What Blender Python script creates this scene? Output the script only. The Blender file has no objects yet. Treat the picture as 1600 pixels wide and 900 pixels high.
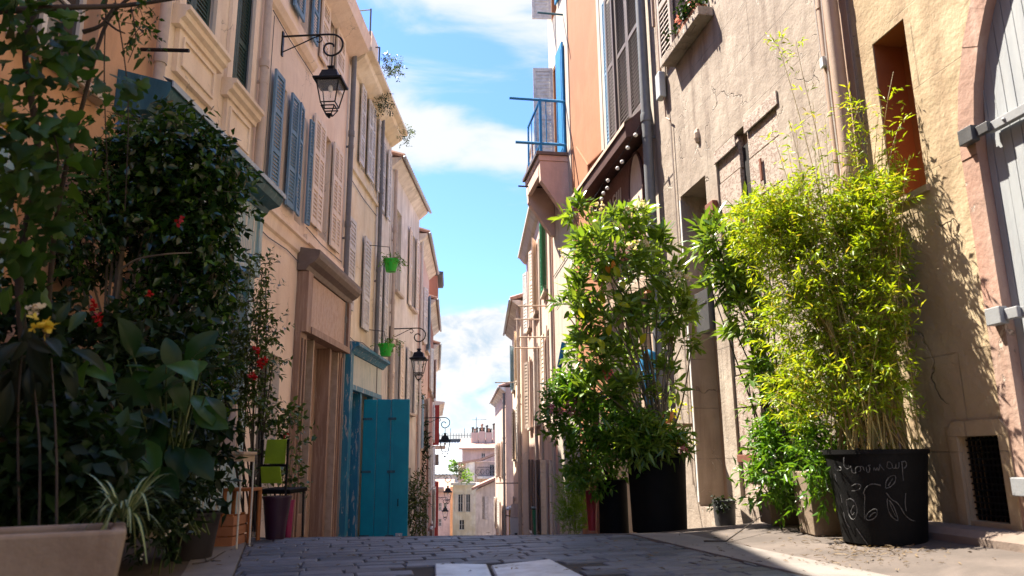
import bpy, math, random
import numpy as np
from mathutils import Vector, Matrix
rnd = random.Random(7); rng = np.random.default_rng(11)
SC = bpy.context.scene; COL = SC.collection
# ---------------------------------------------------------------- camera
F_PX = 1170.0; PITCH = math.radians(12.8); ROLL = math.radians(0.6); CAMZ = 0.65
cam = bpy.data.cameras.new('camera'); camo = bpy.data.objects.new('camera', cam); COL.objects.link(camo)
cam.sensor_width = 36; cam.lens = 36 * F_PX / 1600; cam.clip_start = 0.05; cam.clip_end = 6000
RM = Matrix.Rotation(math.pi/2 + PITCH, 4, 'X') @ Matrix.Rotation(-ROLL, 4, 'Z')
camo.matrix_world = Matrix.Translation((0, 0, CAMZ)) @ RM
cam.dof.use_dof = True; cam.dof.focus_distance = 13; cam.dof.aperture_fstop = 2.8
SC.camera = camo
# ---------------------------------------------------------------- sun, sky, exposure
SUN = Vector((-1.0, 0.62, 2.05)).normalized()
EL = math.asin(SUN.z); AZ = math.atan2(SUN.x, SUN.y)
sl = bpy.data.lights.new('sun', 'SUN'); sl.energy = 4.3; sl.angle = math.radians(0.53); sl.color = (1.0, 0.91, 0.78)
so = bpy.data.objects.new('sun', sl); COL.objects.link(so); so.rotation_euler = SUN.to_track_quat('Z', 'Y').to_euler()
SC.view_settings.view_transform = 'Standard'; SC.view_settings.look = 'None'
SC.view_settings.exposure = 2.15; SC.view_settings.gamma = 1.0

def N(nt, typ, **kw):
    n = nt.nodes.new(typ)
    for k, v in kw.items():
        if k.startswith('i_'):
            key = k[2:]; n.inputs[int(key) if key.isdigit() else key].default_value = v
        else: setattr(n, k, v)
    return n
def math_n(nt, op, a, b=None, c=None, clamp=False):
    n = nt.nodes.new('ShaderNodeMath'); n.operation = op; n.use_clamp = clamp
    for i, s in enumerate((a, b, c)):
        if s is None: continue
        if isinstance(s, (int, float)): n.inputs[i].default_value = s
        else: nt.links.new(s, n.inputs[i])
    return n.outputs[0]
def sstep(nt, v, lo, hi):
    n = nt.nodes.new('ShaderNodeMapRange'); n.interpolation_type = 'SMOOTHSTEP'
    nt.links.new(v, n.inputs[0]); n.inputs[1].default_value = lo; n.inputs[2].default_value = hi
    return n.outputs[0]
def comb(nt, x, y, z):
    n = nt.nodes.new('ShaderNodeCombineXYZ')
    for i, s in enumerate((x, y, z)):
        if isinstance(s, (int, float)): n.inputs[i].default_value = s
        else: nt.links.new(s, n.inputs[i])
    return n.outputs[0]

w = bpy.data.worlds.new('World'); SC.world = w; w.use_nodes = True; nt = w.node_tree; nt.nodes.clear()
SKY_STRENGTH = 0.083
sky = N(nt, 'ShaderNodeTexSky', sky_type='NISHITA', sun_disc=False)
sky.sun_elevation = EL; sky.sun_rotation = AZ; sky.altitude = 20; sky.air_density = 1.0; sky.dust_density = 0.6; sky.ozone_density = 2.6
tc = N(nt, 'ShaderNodeTexCoord'); sep = N(nt, 'ShaderNodeSeparateXYZ'); nt.links.new(tc.outputs['Generated'], sep.inputs[0])
az = math_n(nt, 'ARCTAN2', sep.outputs[0], sep.outputs[1]); el = math_n(nt, 'ARCSINE', sep.outputs[2])
def wnoise(sx, sy, sc, det, rough, dist=0.0, off=0.0):
    v = comb(nt, math_n(nt, 'MULTIPLY', az, sx), math_n(nt, 'MULTIPLY', el, sy), off)
    n = N(nt, 'ShaderNodeTexNoise', i_Scale=sc, i_Detail=det, i_Roughness=rough, i_Distortion=dist)
    nt.links.new(v, n.inputs['Vector']); return n.outputs[0]
# high thin cloud in streaks, thicker in two bands
n1 = wnoise(1.0, 3.2, 4.0, 7, 0.55, 0.4, 3.1)
n2 = wnoise(0.7, 2.4, 1.7, 3, 0.5, 0.3, 9.7)
tilt = math_n(nt, 'ADD', el, math_n(nt, 'MULTIPLY', az, 0.22))
def band(c, wd):
    d = math_n(nt, 'DIVIDE', math_n(nt, 'SUBTRACT', tilt, c), wd)
    return math_n(nt, 'EXPONENT', math_n(nt, 'MULTIPLY', math_n(nt, 'MULTIPLY', d, d), -1.0))
bands = math_n(nt, 'ADD', math_n(nt, 'MULTIPLY', band(0.392, 0.055), 0.36), math_n(nt, 'MULTIPLY', band(0.585, 0.05), 0.24))
wv = math_n(nt, 'ADD', math_n(nt, 'ADD', math_n(nt, 'MULTIPLY', n1, 0.75), math_n(nt, 'MULTIPLY', n2, 0.35)), bands)
wisp = sstep(nt, wv, 0.63, 0.83)
# bank of cumulus over the sea
n3 = wnoise(1.0, 1.0, 13.0, 6, 0.55, 0.2, 0.4)
n4 = wnoise(1.0, 0.3, 5.0, 2, 0.5, 0.0, 5.2)
top = math_n(nt, 'ADD', math_n(nt, 'MULTIPLY', math_n(nt, 'SUBTRACT', n3, 0.5), 0.13), math_n(nt, 'ADD', math_n(nt, 'MULTIPLY', math_n(nt, 'SUBTRACT', n4, 0.5), 0.10), 0.195))
cum = sstep(nt, math_n(nt, 'SUBTRACT', top, el), -0.004, 0.012)
n5 = wnoise(1.0, 1.6, 16.0, 5, 0.6, 0.3, 7.0)
low = sstep(nt, el, 0.02, 0.13)
body = math_n(nt, 'MAXIMUM', low, sstep(nt, n5, 0.42, 0.62))
cum = math_n(nt, 'MULTIPLY', cum, math_n(nt, 'ADD', math_n(nt, 'MULTIPLY', body, 0.6), 0.4))
shade = N(nt, 'ShaderNodeMix', data_type='RGBA'); shade.inputs[6].default_value = (1.75, 2.15, 2.55, 1); shade.inputs[7].default_value = (2.85, 2.85, 2.85, 1)
nt.links.new(sstep(nt, n5, 0.32, 0.56), shade.inputs[0])
mixw = N(nt, 'ShaderNodeMix', data_type='RGBA'); mixw.inputs[7].default_value = (2.75, 2.8, 2.85, 1)
skl = N(nt, 'ShaderNodeMix', data_type='RGBA', blend_type='MULTIPLY', i_0=1.0); skl.inputs[7].default_value = (0.54, 0.71, 1.0, 1)
nt.links.new(sky.outputs[0], skl.inputs[6])
nt.links.new(skl.outputs[2], mixw.inputs[6]); nt.links.new(math_n(nt, 'MULTIPLY', wisp, 0.95), mixw.inputs[0])
mixc = N(nt, 'ShaderNodeMix', data_type='RGBA'); nt.links.new(mixw.outputs[2], mixc.inputs[6]); nt.links.new(shade.outputs[2], mixc.inputs[7]); nt.links.new(cum, mixc.inputs[0])
bg = N(nt, 'ShaderNodeBackground', i_Strength=SKY_STRENGTH); nt.links.new(mixc.outputs[2], bg.inputs[0])
wo = N(nt, 'ShaderNodeOutputWorld'); nt.links.new(bg.outputs[0], wo.inputs[0])

# ---------------------------------------------------------------- measuring helpers (pixels of the photo -> points of the place)
M3 = RM.to_3x3(); CP = Vector((0, 0, CAMZ))
def ray(px, py): return M3 @ Vector(((px-800)/F_PX, (450-py)/F_PX, -1))
def at(px, py, Y): d = ray(px, py); return CP + d*(Y/d.y)
def gnd(px, py, z=0.0): d = ray(px, py); return CP + d*((z-CAMZ)/d.z)
class Fac:                                   # a street front: u along it, v out of it, z up
    def __init__(s, a, b, side):
        s.o = Vector((a[0], a[1], 0)); d = Vector((b[0]-a[0], b[1]-a[1], 0)); s.L = d.length; s.u = d.normalized()
        s.n = Vector((s.u.y, -s.u.x, 0)) * (1 if side == 'L' else -1); s.ang = math.atan2(s.u.y, s.u.x)
    def P(s, u, z, v=0.0):
        p = s.o + s.u*u + s.n*v; return Vector((p.x, p.y, z))
    def uz(s, px, py, v=0.0):
        d = ray(px, py); o = s.o + s.n*v; t = (o-CP).dot(s.n)/d.dot(s.n); p = CP + d*t; return (p-o).dot(s.u), p.z
XL = lambda Y: -4.02 + .0384*Y
XR = lambda Y: 3.87 - .167*Y
FL = Fac((XL(0), 0), (XL(21), 21), 'L'); FR = Fac((XR(4), 4), (XR(17), 17), 'R')

def gz(y):                                   # height of the street along its length
    k = [(-20, 0), (6.6, 0), (8, -.13), (11, -.5), (20, -1.55), (27, -2.3), (39, -3.55), (54, -5.1), (80, -7.7), (130, -12.6), (300, -18)]
    if y <= k[0][0]: return 0.0
    for (a, b), (c, d) in zip(k, k[1:]):
        if y <= c: return b + (d-b)*(y-a)/(c-a)
    return -18.0

# ---------------------------------------------------------------- materials
MATS = {}
def newmat(name):
    m = bpy.data.materials.new(name); m.use_nodes = True; nt = m.node_tree; nt.nodes.clear()
    out = N(nt, 'ShaderNodeOutputMaterial'); b = N(nt, 'ShaderNodeBsdfPrincipled'); nt.links.new(b.outputs[0], out.inputs[0])
    return m, nt, b, out
def posnode(nt): return N(nt, 'ShaderNodeNewGeometry').outputs['Position']
def noise(nt, vec, sc, det=4, rough=.55, dist=0, scale3=None):
    if scale3:
        mp = N(nt, 'ShaderNodeMapping'); mp.inputs['Scale'].default_value = scale3; nt.links.new(vec, mp.inputs[0]); vec = mp.outputs[0]
    n = N(nt, 'ShaderNodeTexNoise', i_Scale=sc, i_Detail=det, i_Roughness=rough, i_Distortion=dist); nt.links.new(vec, n.inputs['Vector']); return n.outputs[0]
def mixc_(nt, f, a, b, bt='MIX'):
    n = N(nt, 'ShaderNodeMix', data_type='RGBA', blend_type=bt)
    if isinstance(f, (int, float)): n.inputs[0].default_value = f
    else: nt.links.new(f, n.inputs[0])
    for i, c in ((6, a), (7, b)):
        if isinstance(c, tuple): n.inputs[i].default_value = c if len(c) == 4 else c + (1,)
        else: nt.links.new(c, n.inputs[i])
    return n.outputs[2]
def stucco(name, c1, c2=None, c3=None, rough=.9, bump=.35, fine=55, streak=.35, patch=1.3, crack=0.0, chip=None, chipamt=.62, joint=None):
    """old render: patches, rain streaks, trowel grain, optional chipped coat (chip colour) and scored joints"""
    m, nt, b, out = newmat(name); p = posnode(nt)
    c2 = c2 or tuple(x*.82 for x in c1); c3 = c3 or tuple(x*.55 for x in c1)
    col = mixc_(nt, sstep(nt, noise(nt, p, patch, 6, .6, .4), .35, .68), c1, c2)
    big = sstep(nt, noise(nt, p, .45, 3, .6, .8), .44, .56); col = mixc_(nt, math_n(nt, 'MULTIPLY', big, .5), col, tuple(x*.86 for x in c2))
    st = sstep(nt, noise(nt, p, 2.2, 5, .6, .2, (2.2, 2.2, .28)), .44, .72)
    col = mixc_(nt, math_n(nt, 'MULTIPLY', st, streak), col, c3)
    fn = noise(nt, p, fine, 4, .6)
    col = mixc_(nt, math_n(nt, 'MULTIPLY', sstep(nt, fn, .45, .75), .22), col, tuple(x*.6 for x in c1))
    h = math_n(nt, 'ADD', math_n(nt, 'MULTIPLY', fn, .35), noise(nt, p, fine*.16, 3, .5))
    if chip:
        ch = sstep(nt, noise(nt, p, 3.3, 8, .68, .6), chipamt, chipamt+.03)
        col = mixc_(nt, ch, col, chip); h = math_n(nt, 'SUBTRACT', h, math_n(nt, 'MULTIPLY', ch, .5))
    if crack:
        vz = N(nt, 'ShaderNodeTexVoronoi', feature='DISTANCE_TO_EDGE', i_Scale=crack)
        wp = N(nt, 'ShaderNodeVectorMath', operation='ADD'); nt.links.new(p, wp.inputs[0])
        nn = N(nt, 'ShaderNodeTexNoise', i_Scale=2.5, i_Detail=5); nt.links.new(p, nn.inputs['Vector'])
        sc = N(nt, 'ShaderNodeVectorMath', operation='SCALE'); sc.inputs['Scale'].default_value = .9; nt.links.new(nn.outputs[1], sc.inputs[0])
        nt.links.new(sc.outputs[0], wp.inputs[1]); nt.links.new(wp.outputs[0], vz.inputs['Vector'])
        ln = math_n(nt, 'SUBTRACT', 1.0, sstep(nt, vz.outputs[0], .0, .008))
        ln = math_n(nt, 'MULTIPLY', ln, sstep(nt, noise(nt, p, 1.1, 2), .52, .6))
        col = mixc_(nt, math_n(nt, 'MULTIPLY', ln, .6), col, tuple(x*.3 for x in c1)); h = math_n(nt, 'SUBTRACT', h, ln)
    if joint:                                  # (facade, block length, block height)
        fa, bw, bh = joint
        mp = N(nt, 'ShaderNodeVectorRotate', rotation_type='Z_AXIS'); mp.inputs['Angle'].default_value = -fa.ang
        nt.links.new(p, mp.inputs['Vector']); sp = N(nt, 'ShaderNodeSeparateXYZ'); nt.links.new(mp.outputs[0], sp.inputs[0])
        br = N(nt, 'ShaderNodeTexBrick', i_Scale=1.0); br.inputs['Mortar Size'].default_value = .006; br.inputs['Mortar Smooth'].default_value = .3
        br.inputs['Brick Width'].default_value = bw; br.inputs['Row Height'].default_value = bh
        nt.links.new(comb(nt, sp.outputs[0], sp.outputs[2], 0), br.inputs['Vector'])
        jf = math_n(nt, 'MULTIPLY', br.outputs['Fac'], sstep(nt, noise(nt, p, 1.6, 2), .42, .55))
        col = mixc_(nt, math_n(nt, 'MULTIPLY', jf, .5), col, tuple(x*.4 for x in c1)); h = math_n(nt, 'SUBTRACT', h, math_n(nt, 'MULTIPLY', jf, .8))
    nt.links.new(col, b.inputs['Base Color']); b.inputs['Roughness'].default_value = rough; b.inputs['Specular IOR Level'].default_value = .25
    bp = N(nt, 'ShaderNodeBump', i_Strength=bump, i_Distance=.02); nt.links.new(h, bp.inputs['Height']); nt.links.new(bp.outputs[0], b.inputs['Normal'])
    MATS[name] = m; return m
def paint(name, c, c2=None, rough=.55, metal=0.0, wear=.25, wearcol=None, grain=(3, 3, 3), wscale=6, bump=.15, spec=.5, thr=.6):
    m, nt, b, out = newmat(name); p = posnode(nt)
    c2 = c2 or tuple(x*.7 for x in c); wearcol = wearcol or tuple(min(1, x*.45+.05) for x in c)
    col = mixc_(nt, sstep(nt, noise(nt, p, 2.5, 5, .6, .3, grain), .35, .7), c, c2)
    wr = sstep(nt, noise(nt, p, wscale, 7, .65, .5, grain), thr, thr+.06)
    col = mixc_(nt, math_n(nt, 'MULTIPLY', wr, wear), col, wearcol)
    nt.links.new(col, b.inputs['Base Color']); b.inputs['Metallic'].default_value = metal
    b.inputs['Specular IOR Level'].default_value = spec
    rr = N(nt, 'ShaderNodeMapRange'); nt.links.new(noise(nt, p, 14, 3), rr.inputs[0]); rr.inputs[3].default_value = max(.05, rough-.12); rr.inputs[4].default_value = min(1, rough+.15)
    nt.links.new(rr.outputs[0], b.inputs['Roughness'])
    bp = N(nt, 'ShaderNodeBump', i_Strength=bump, i_Distance=.01); nt.links.new(noise(nt, p, 30, 4, .6, .2, grain), bp.inputs['Height']); nt.links.new(bp.outputs[0], b.inputs['Normal'])
    MATS[name] = m; return m
def leafmat(name, cols, trans=.35, rough=.42, spec=.5):
    m, nt, b, out = newmat(name); g = N(nt, 'ShaderNodeNewGeometry')
    ramp = N(nt, 'ShaderNodeValToRGB'); cr = ramp.color_ramp
    while len(cr.elements) < len(cols): cr.elements.new(.5)
    for i, c in enumerate(cols): cr.elements[i].position = i/(max(1, len(cols)-1)); cr.elements[i].color = c + (1,)
    nt.links.new(g.outputs['Random Per Island'], ramp.inputs[0])
    col = mixc_(nt, math_n(nt, 'MULTIPLY', noise(nt, g.outputs['Position'], 18, 3), .45), ramp.outputs[0], tuple(x*.45 for x in cols[0]))
    nt.links.new(col, b.inputs['Base Color']); b.inputs['Roughness'].default_value = rough; b.inputs['Specular IOR Level'].default_value = spec
    tr = N(nt, 'ShaderNodeBsdfTranslucent'); yel = mixc_(nt, 1.0, col, (1.6, 1.35, .5, 1), 'MULTIPLY'); nt.links.new(yel, tr.inputs[0])
    mx = N(nt, 'ShaderNodeMixShader', i_0=trans); nt.links.new(b.outputs[0], mx.inputs[1]); nt.links.new(tr.outputs[0], mx.inputs[2]); nt.links.new(mx.outputs[0], out.inputs[0])
    MATS[name] = m; return m
def glassmat(name, c=(.03, .035, .04), rough=.08):
    m, nt, b, out = newmat(name); b.inputs['Base Color'].default_value = c + (1,); b.inputs['Roughness'].default_value = rough
    b.inputs['Specular IOR Level'].default_value = .8; p = posnode(nt)
    bp = N(nt, 'ShaderNodeBump', i_Strength=.06, i_Distance=.05); nt.links.new(noise(nt, p, 2.5, 2), bp.inputs['Height']); nt.links.new(bp.outputs[0], b.inputs['Normal'])
    MATS[name] = m; return m
stucco('orange_plaster', (.70, .42, .25), (.60, .34, .19), (.34, .2, .12), streak=.4)
stucco('peach_plaster', (.90, .77, .61), (.84, .68, .52), (.55, .43, .34), streak=.35, crack=.7, fine=40)
stucco('pink_plaster', (.90, .76, .62), (.86, .70, .56), (.55, .41, .32), streak=.35, crack=.8, fine=40)
stucco('cream_plaster', (.88, .80, .64), (.76, .63, .42), (.48, .40, .30), streak=.4, crack=.6)
stucco('white_plaster', (.84, .79, .71), (.66, .60, .52), (.40, .36, .31), streak=.6)
stucco('grey_trim', (.62, .52, .42), (.52, .43, .35), streak=.3)
stucco('rosy_grey_plaster', (.43, .365, .30), (.33, .27, .22), (.16, .12, .095), streak=.65, bump=.8, chip=(.52, .47, .41), chipamt=.63, fine=34, crack=.55, joint=(FR, 1.25, .62))
stucco('yellow_plaster', (.47, .37, .235), (.38, .285, .175), (.22, .14, .085), streak=.55, bump=1.0, fine=26, crack=.5, joint=(FR, 1.5, .66))
stucco('off_white_plaster', (.50, .45, .38), (.52, .44, .36), streak=.5)
stucco('apricot_plaster', (.42, .19, .10), (.38, .165, .085), (.34, .20, .13), streak=.25, bump=.2)
stucco('rose_plaster', (.70, .52, .43), (.62, .44, .36), streak=.45)
stucco('brick_red_plaster', (.46, .22, .14), (.38, .18, .12), streak=.4)
stucco('red_panel', (.42, .06, .05), (.34, .05, .04), streak=.2, bump=.1)
stucco('orange_recess', (.34, .12, .04), (.27, .095, .035), streak=.25, bump=.3)
stucco('pink_stone', (.38, .22, .165), (.32, .22, .17), (.50, .38, .31), streak=.6, bump=.9, fine=24, chip=(.55, .44, .36), chipamt=.6)
stucco('plinth_stone', (.26, .20, .16), (.20, .155, .13), streak=.4, bump=1.0, fine=18)
stucco('pavement_stone', (.14, .115, .10), (.09, .075, .066), (.10, .08, .07), streak=.25, bump=.5, fine=30, patch=2.5)
stucco('kerb_stone', (.23, .205, .185), (.18, .16, .145), (.20, .18, .16), streak=.25, bump=.35, fine=45, patch=3)
stucco('planter_concrete', (.36, .29, .215), (.27, .21, .155), (.20, .14, .10), streak=.7, bump=.4, fine=60, patch=4)
stucco('concrete_box', (.26, .20, .145), (.2, .15, .11), streak=.5, bump=.5)
stucco('sea', (.10, .20, .28), streak=.1, bump=.1, rough=.3)
paint('blue_shutter_paint', (.10, .20, .29), (.15, .26, .36), wear=.6, wearcol=(.45, .43, .38), grain=(3, 3, .6), wscale=8)
paint('blue_pale_edge', (.42, .48, .52), (.3, .38, .46), wear=.4)
paint('dark_green_shutter', (.035, .07, .06), (.05, .09, .08), wear=.3, wearcol=(.25, .27, .24))
paint('beige_shutter', (.80, .68, .54), (.72, .60, .47), wear=.3, wearcol=(.4, .3, .22), grain=(3, 3, .6))
paint('grey_white_shutter', (.68, .65, .60), (.5, .47, .43), wear=.35, wearcol=(.3, .27, .24))
paint('brown_shutter', (.115, .085, .07), (.14, .105, .085), wear=.35, wearcol=(.25, .2, .17), grain=(3, 3, .6))
paint('taupe_shutter', (.35, .28, .23), (.42, .35, .29), wear=.5, wearcol=(.2, .15, .12), grain=(3, 3, .6))
paint('pale_blue_shutter', (.18, .33, .48), (.25, .40, .52), wear=.3)
paint('green_shutter', (.03, .22, .09), (.05, .28, .12), wear=.2)
paint('bright_blue', (.005, .17, .40), (.008, .21, .46), wear=.25, wearcol=(.1, .3, .45))
paint('teal_fascia', (.014, .075, .105), (.03, .12, .16), wear=.5, wearcol=(.18, .28, .30), grain=(3, 3, .5))
paint('teal_light', (.28, .42, .46), (.20, .33, .38), wear=.7, wearcol=(.60, .56, .50), grain=(5, 5, .35), wscale=7, thr=.52)
paint('teal_door', (.0, .25, .34), (.0, .30, .39), rough=.4, wear=.5, wearcol=(.25, .50, .52), wscale=3.2, grain=(1.5, 1.5, 1), thr=.66)
paint('blue_peeling', (.01, .15, .27), (.02, .20, .32), wear=.9, wearcol=(.42, .42, .40), grain=(4, 4, .7), wscale=5, thr=.56)
paint('washed_sign', (.44, .50, .47), (.55, .56, .50), wear=.7, wearcol=(.20, .32, .33), grain=(4, 4, .5), wscale=6, thr=.55)
paint('brown_shop_wood', (.23, .14, .095), (.33, .215, .15), wear=.6, wearcol=(.38, .28, .22), grain=(6, 6, .5), wscale=5, thr=.55)
paint('worn_sign_wood', (.50, .35, .26), (.34, .22, .165), wear=.8, wearcol=(.52, .42, .35), grain=(7, 7, 1.2), wscale=9, thr=.5)
paint('cornice_brown', (.13, .095, .075), (.17, .125, .10), wear=.4)
paint('grey_pipe', (.13, .135, .14), (.16, .165, .17), rough=.5, wear=.2)
paint('stone_pipe', (.52, .42, .34), (.44, .36, .30), rough=.6, wear=.3)
paint('pink_pipe', (.38, .26, .185), (.34, .23, .165), rough=.6, wear=.3, wearcol=(.5, .42, .35))
paint('black_iron', (.012, .012, .014), (.02, .02, .022), rough=.45, metal=.6, wear=.1)
paint('rusty_iron', (.16, .05, .028), (.22, .08, .04), rough=.85, wear=.5, wearcol=(.06, .025, .02))
paint('gate_grey', (.33, .35, .36), (.28, .30, .315), rough=.6, wear=.25, wearcol=(.24, .22, .2), grain=(5, 5, .5), bump=.3)
paint('gate_strap', (.27, .28, .29), (.22, .23, .24), rough=.5, wear=.4, wearcol=(.2, .15, .12))
paint('dark_metal', (.07, .07, .072), (.09, .09, .09), rough=.5, metal=.3)
paint('shade_black', (.012, .010, .009), rough=.9)  # near-black paint: darkness of unlit depth put into the colour
paint('awning_brown', (.075, .028, .022), (.10, .04, .03), rough=.7, wear=.3, wearcol=(.2, .15, .13))
paint('sign_brown', (.13, .05, .035), (.17, .07, .05), rough=.7, wear=.4, wearcol=(.3, .2, .16))
paint('sign_cream', (.60, .50, .42), (.50, .38, .32), rough=.7, wear=.5, wearcol=(.35, .2, .16), grain=(3, 3, .6))
paint('chipped_white', (.46, .385, .32), (.37, .30, .25), rough=.8, wear=.9, wearcol=(.24, .155, .12), grain=(3, 3, 5), wscale=7, bump=1.0, thr=.5)
paint('black_plastic', (.003, .003, .0033), (.005, .005, .0052), rough=.7, wear=.0, spec=.15)
paint('dark_pot', (.02, .015, .018), rough=.6)
paint('purple_pot', (.025, .006, .022), (.035, .01, .03), rough=.4)
paint('pink_plastic', (.32, .02, .10), rough=.4)
paint('red_plastic', (.35, .02, .03), (.28, .02, .02), rough=.5)
paint('lime_fabric', (.32, .48, .02), (.26, .40, .02), rough=.7, wear=0)
paint('green_plastic', (.02, .55, .03), (.03, .45, .03), rough=.4, wear=0)
paint('orange_wood', (.34, .12, .03), (.25, .09, .03), rough=.6)
paint('pale_wood', (.48, .36, .27), (.38, .28, .2), rough=.6)
paint('terracotta', (.40, .17, .09), (.33, .14, .08), rough=.8)
paint('roof_tile', (.36, .20, .145), (.46, .30, .23), rough=.85, wear=.5, wearcol=(.2, .14, .11))
paint('zinc', (.46, .50, .50), (.42, .43, .44), rough=.5)
paint('chalk', (.11, .11, .105), (.06, .06, .06), rough=.9, wear=.6, wearcol=(.05, .05, .05), wscale=40)
paint('bark', (.05, .038, .028), (.035, .026, .02), rough=.85, bump=.5)
paint('pale_bark', (.20, .16, .11), (.14, .11, .08), rough=.85, bump=.5)
paint('cane', (.36, .24, .07), (.28, .26, .08), rough=.5)
paint('green_stem', (.10, .15, .04), (.14, .16, .05), rough=.6)
paint('white_paint', (.62, .60, .56), (.62, .60, .57), rough=.6)
paint('blue_cloth', (.01, .13, .38), (.0, .22, .42), rough=.8, wear=0)
paint('yellow_paint', (.62, .34, .03), rough=.5)
paint('rubber', (.015, .015, .015), rough=.8)
paint('soil', (.03, .022, .016), rough=1)
paint('wire', (.25, .2, .16), rough=.6)
glassmat('glass')
m, nt, b, out = newmat('bulb_glass'); b.inputs['Base Color'].default_value = (.85, .82, .76, 1); b.inputs['Roughness'].default_value = .15; MATS['bulb_glass'] = m
m, nt, b, out = newmat('lantern_glass'); b.inputs['Base Color'].default_value = (.9, .92, .92, 1); b.inputs['Roughness'].default_value = .12
trn = N(nt, 'ShaderNodeBsdfTransparent'); mx = N(nt, 'ShaderNodeMixShader', i_0=.86); nt.links.new(b.outputs[0], mx.inputs[1]); nt.links.new(trn.outputs[0], mx.inputs[2]); nt.links.new(mx.outputs[0], out.inputs[0]); MATS['lantern_glass'] = m
leafmat('ficus_leaf', [(.012, .036, .010), (.025, .075, .014), (.014, .045, .011), (.04, .11, .018), (.12, .25, .025)], .25, .25, .8)
leafmat('vine_leaf', [(.018, .055, .014), (.035, .10, .016), (.07, .17, .02)], .4, .45, .4)
leafmat('broad_leaf', [(.012, .045, .012), (.02, .07, .014), (.06, .17, .018)], .4, .42, .4)
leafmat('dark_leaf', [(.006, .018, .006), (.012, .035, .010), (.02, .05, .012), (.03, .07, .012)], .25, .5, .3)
leafmat('grey_leaf', [(.014, .026, .014), (.01, .018, .010), (.028, .045, .022)], .25, .55, .3)
leafmat('laurel_leaf', [(.035, .08, .014), (.07, .12, .018), (.12, .17, .025)], .25, .3, .6)
leafmat('oleander_leaf', [(.09, .19, .03), (.15, .27, .03), (.25, .38, .05), (.09, .18, .05)], .42, .28, .7)
leafmat('yellow_leaf', [(.35, .42, .01), (.42, .45, .02)], .45, .4)
leafmat('orange_leaf', [(.45, .12, .01), (.5, .2, .02)], .45, .4)
leafmat('bamboo_leaf', [(.27, .42, .015), (.38, .52, .018), (.20, .36, .015), (.46, .52, .03), (.10, .20, .012), (.30, .44, .02), (.40, .30, .09)], .45, .4)
leafmat('shrub_leaf', [(.06, .17, .015), (.11, .26, .02), (.17, .32, .025)], .35, .35)
leafmat('feathery_leaf', [(.14, .30, .015), (.20, .38, .02)], .45, .5)
leafmat('dead_leaf', [(.16, .11, .06), (.22, .16, .09), (.10, .065, .04)], .1, .8)
leafmat('white_petal', [(.75, .72, .66), (.8, .74, .66)], .3, .6)
leafmat('pink_petal', [(.62, .22, .36), (.7, .35, .45)], .3, .6)
leafmat('red_petal', [(.55, .015, .02), (.45, .01, .015)], .25, .5)
leafmat('salmon_petal', [(.6, .10, .06), (.5, .05, .03)], .25, .5)
leafmat('yellow_petal', [(.75, .50, .01), (.7, .62, .1)], .3, .5)
m, nt, b, out = newmat('spider_leaf'); g = N(nt, 'ShaderNodeUVMap'); sp = N(nt, 'ShaderNodeSeparateXYZ'); nt.links.new(g.outputs[0], sp.inputs[0])
edge = sstep(nt, math_n(nt, 'ABSOLUTE', math_n(nt, 'SUBTRACT', sp.outputs[0], .5)), .16, .24)
nt.links.new(mixc_(nt, edge, (.30, .34, .14), (.03, .085, .02)), b.inputs['Base Color']); b.inputs['Roughness'].default_value = .35; MATS['spider_leaf'] = m

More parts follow.
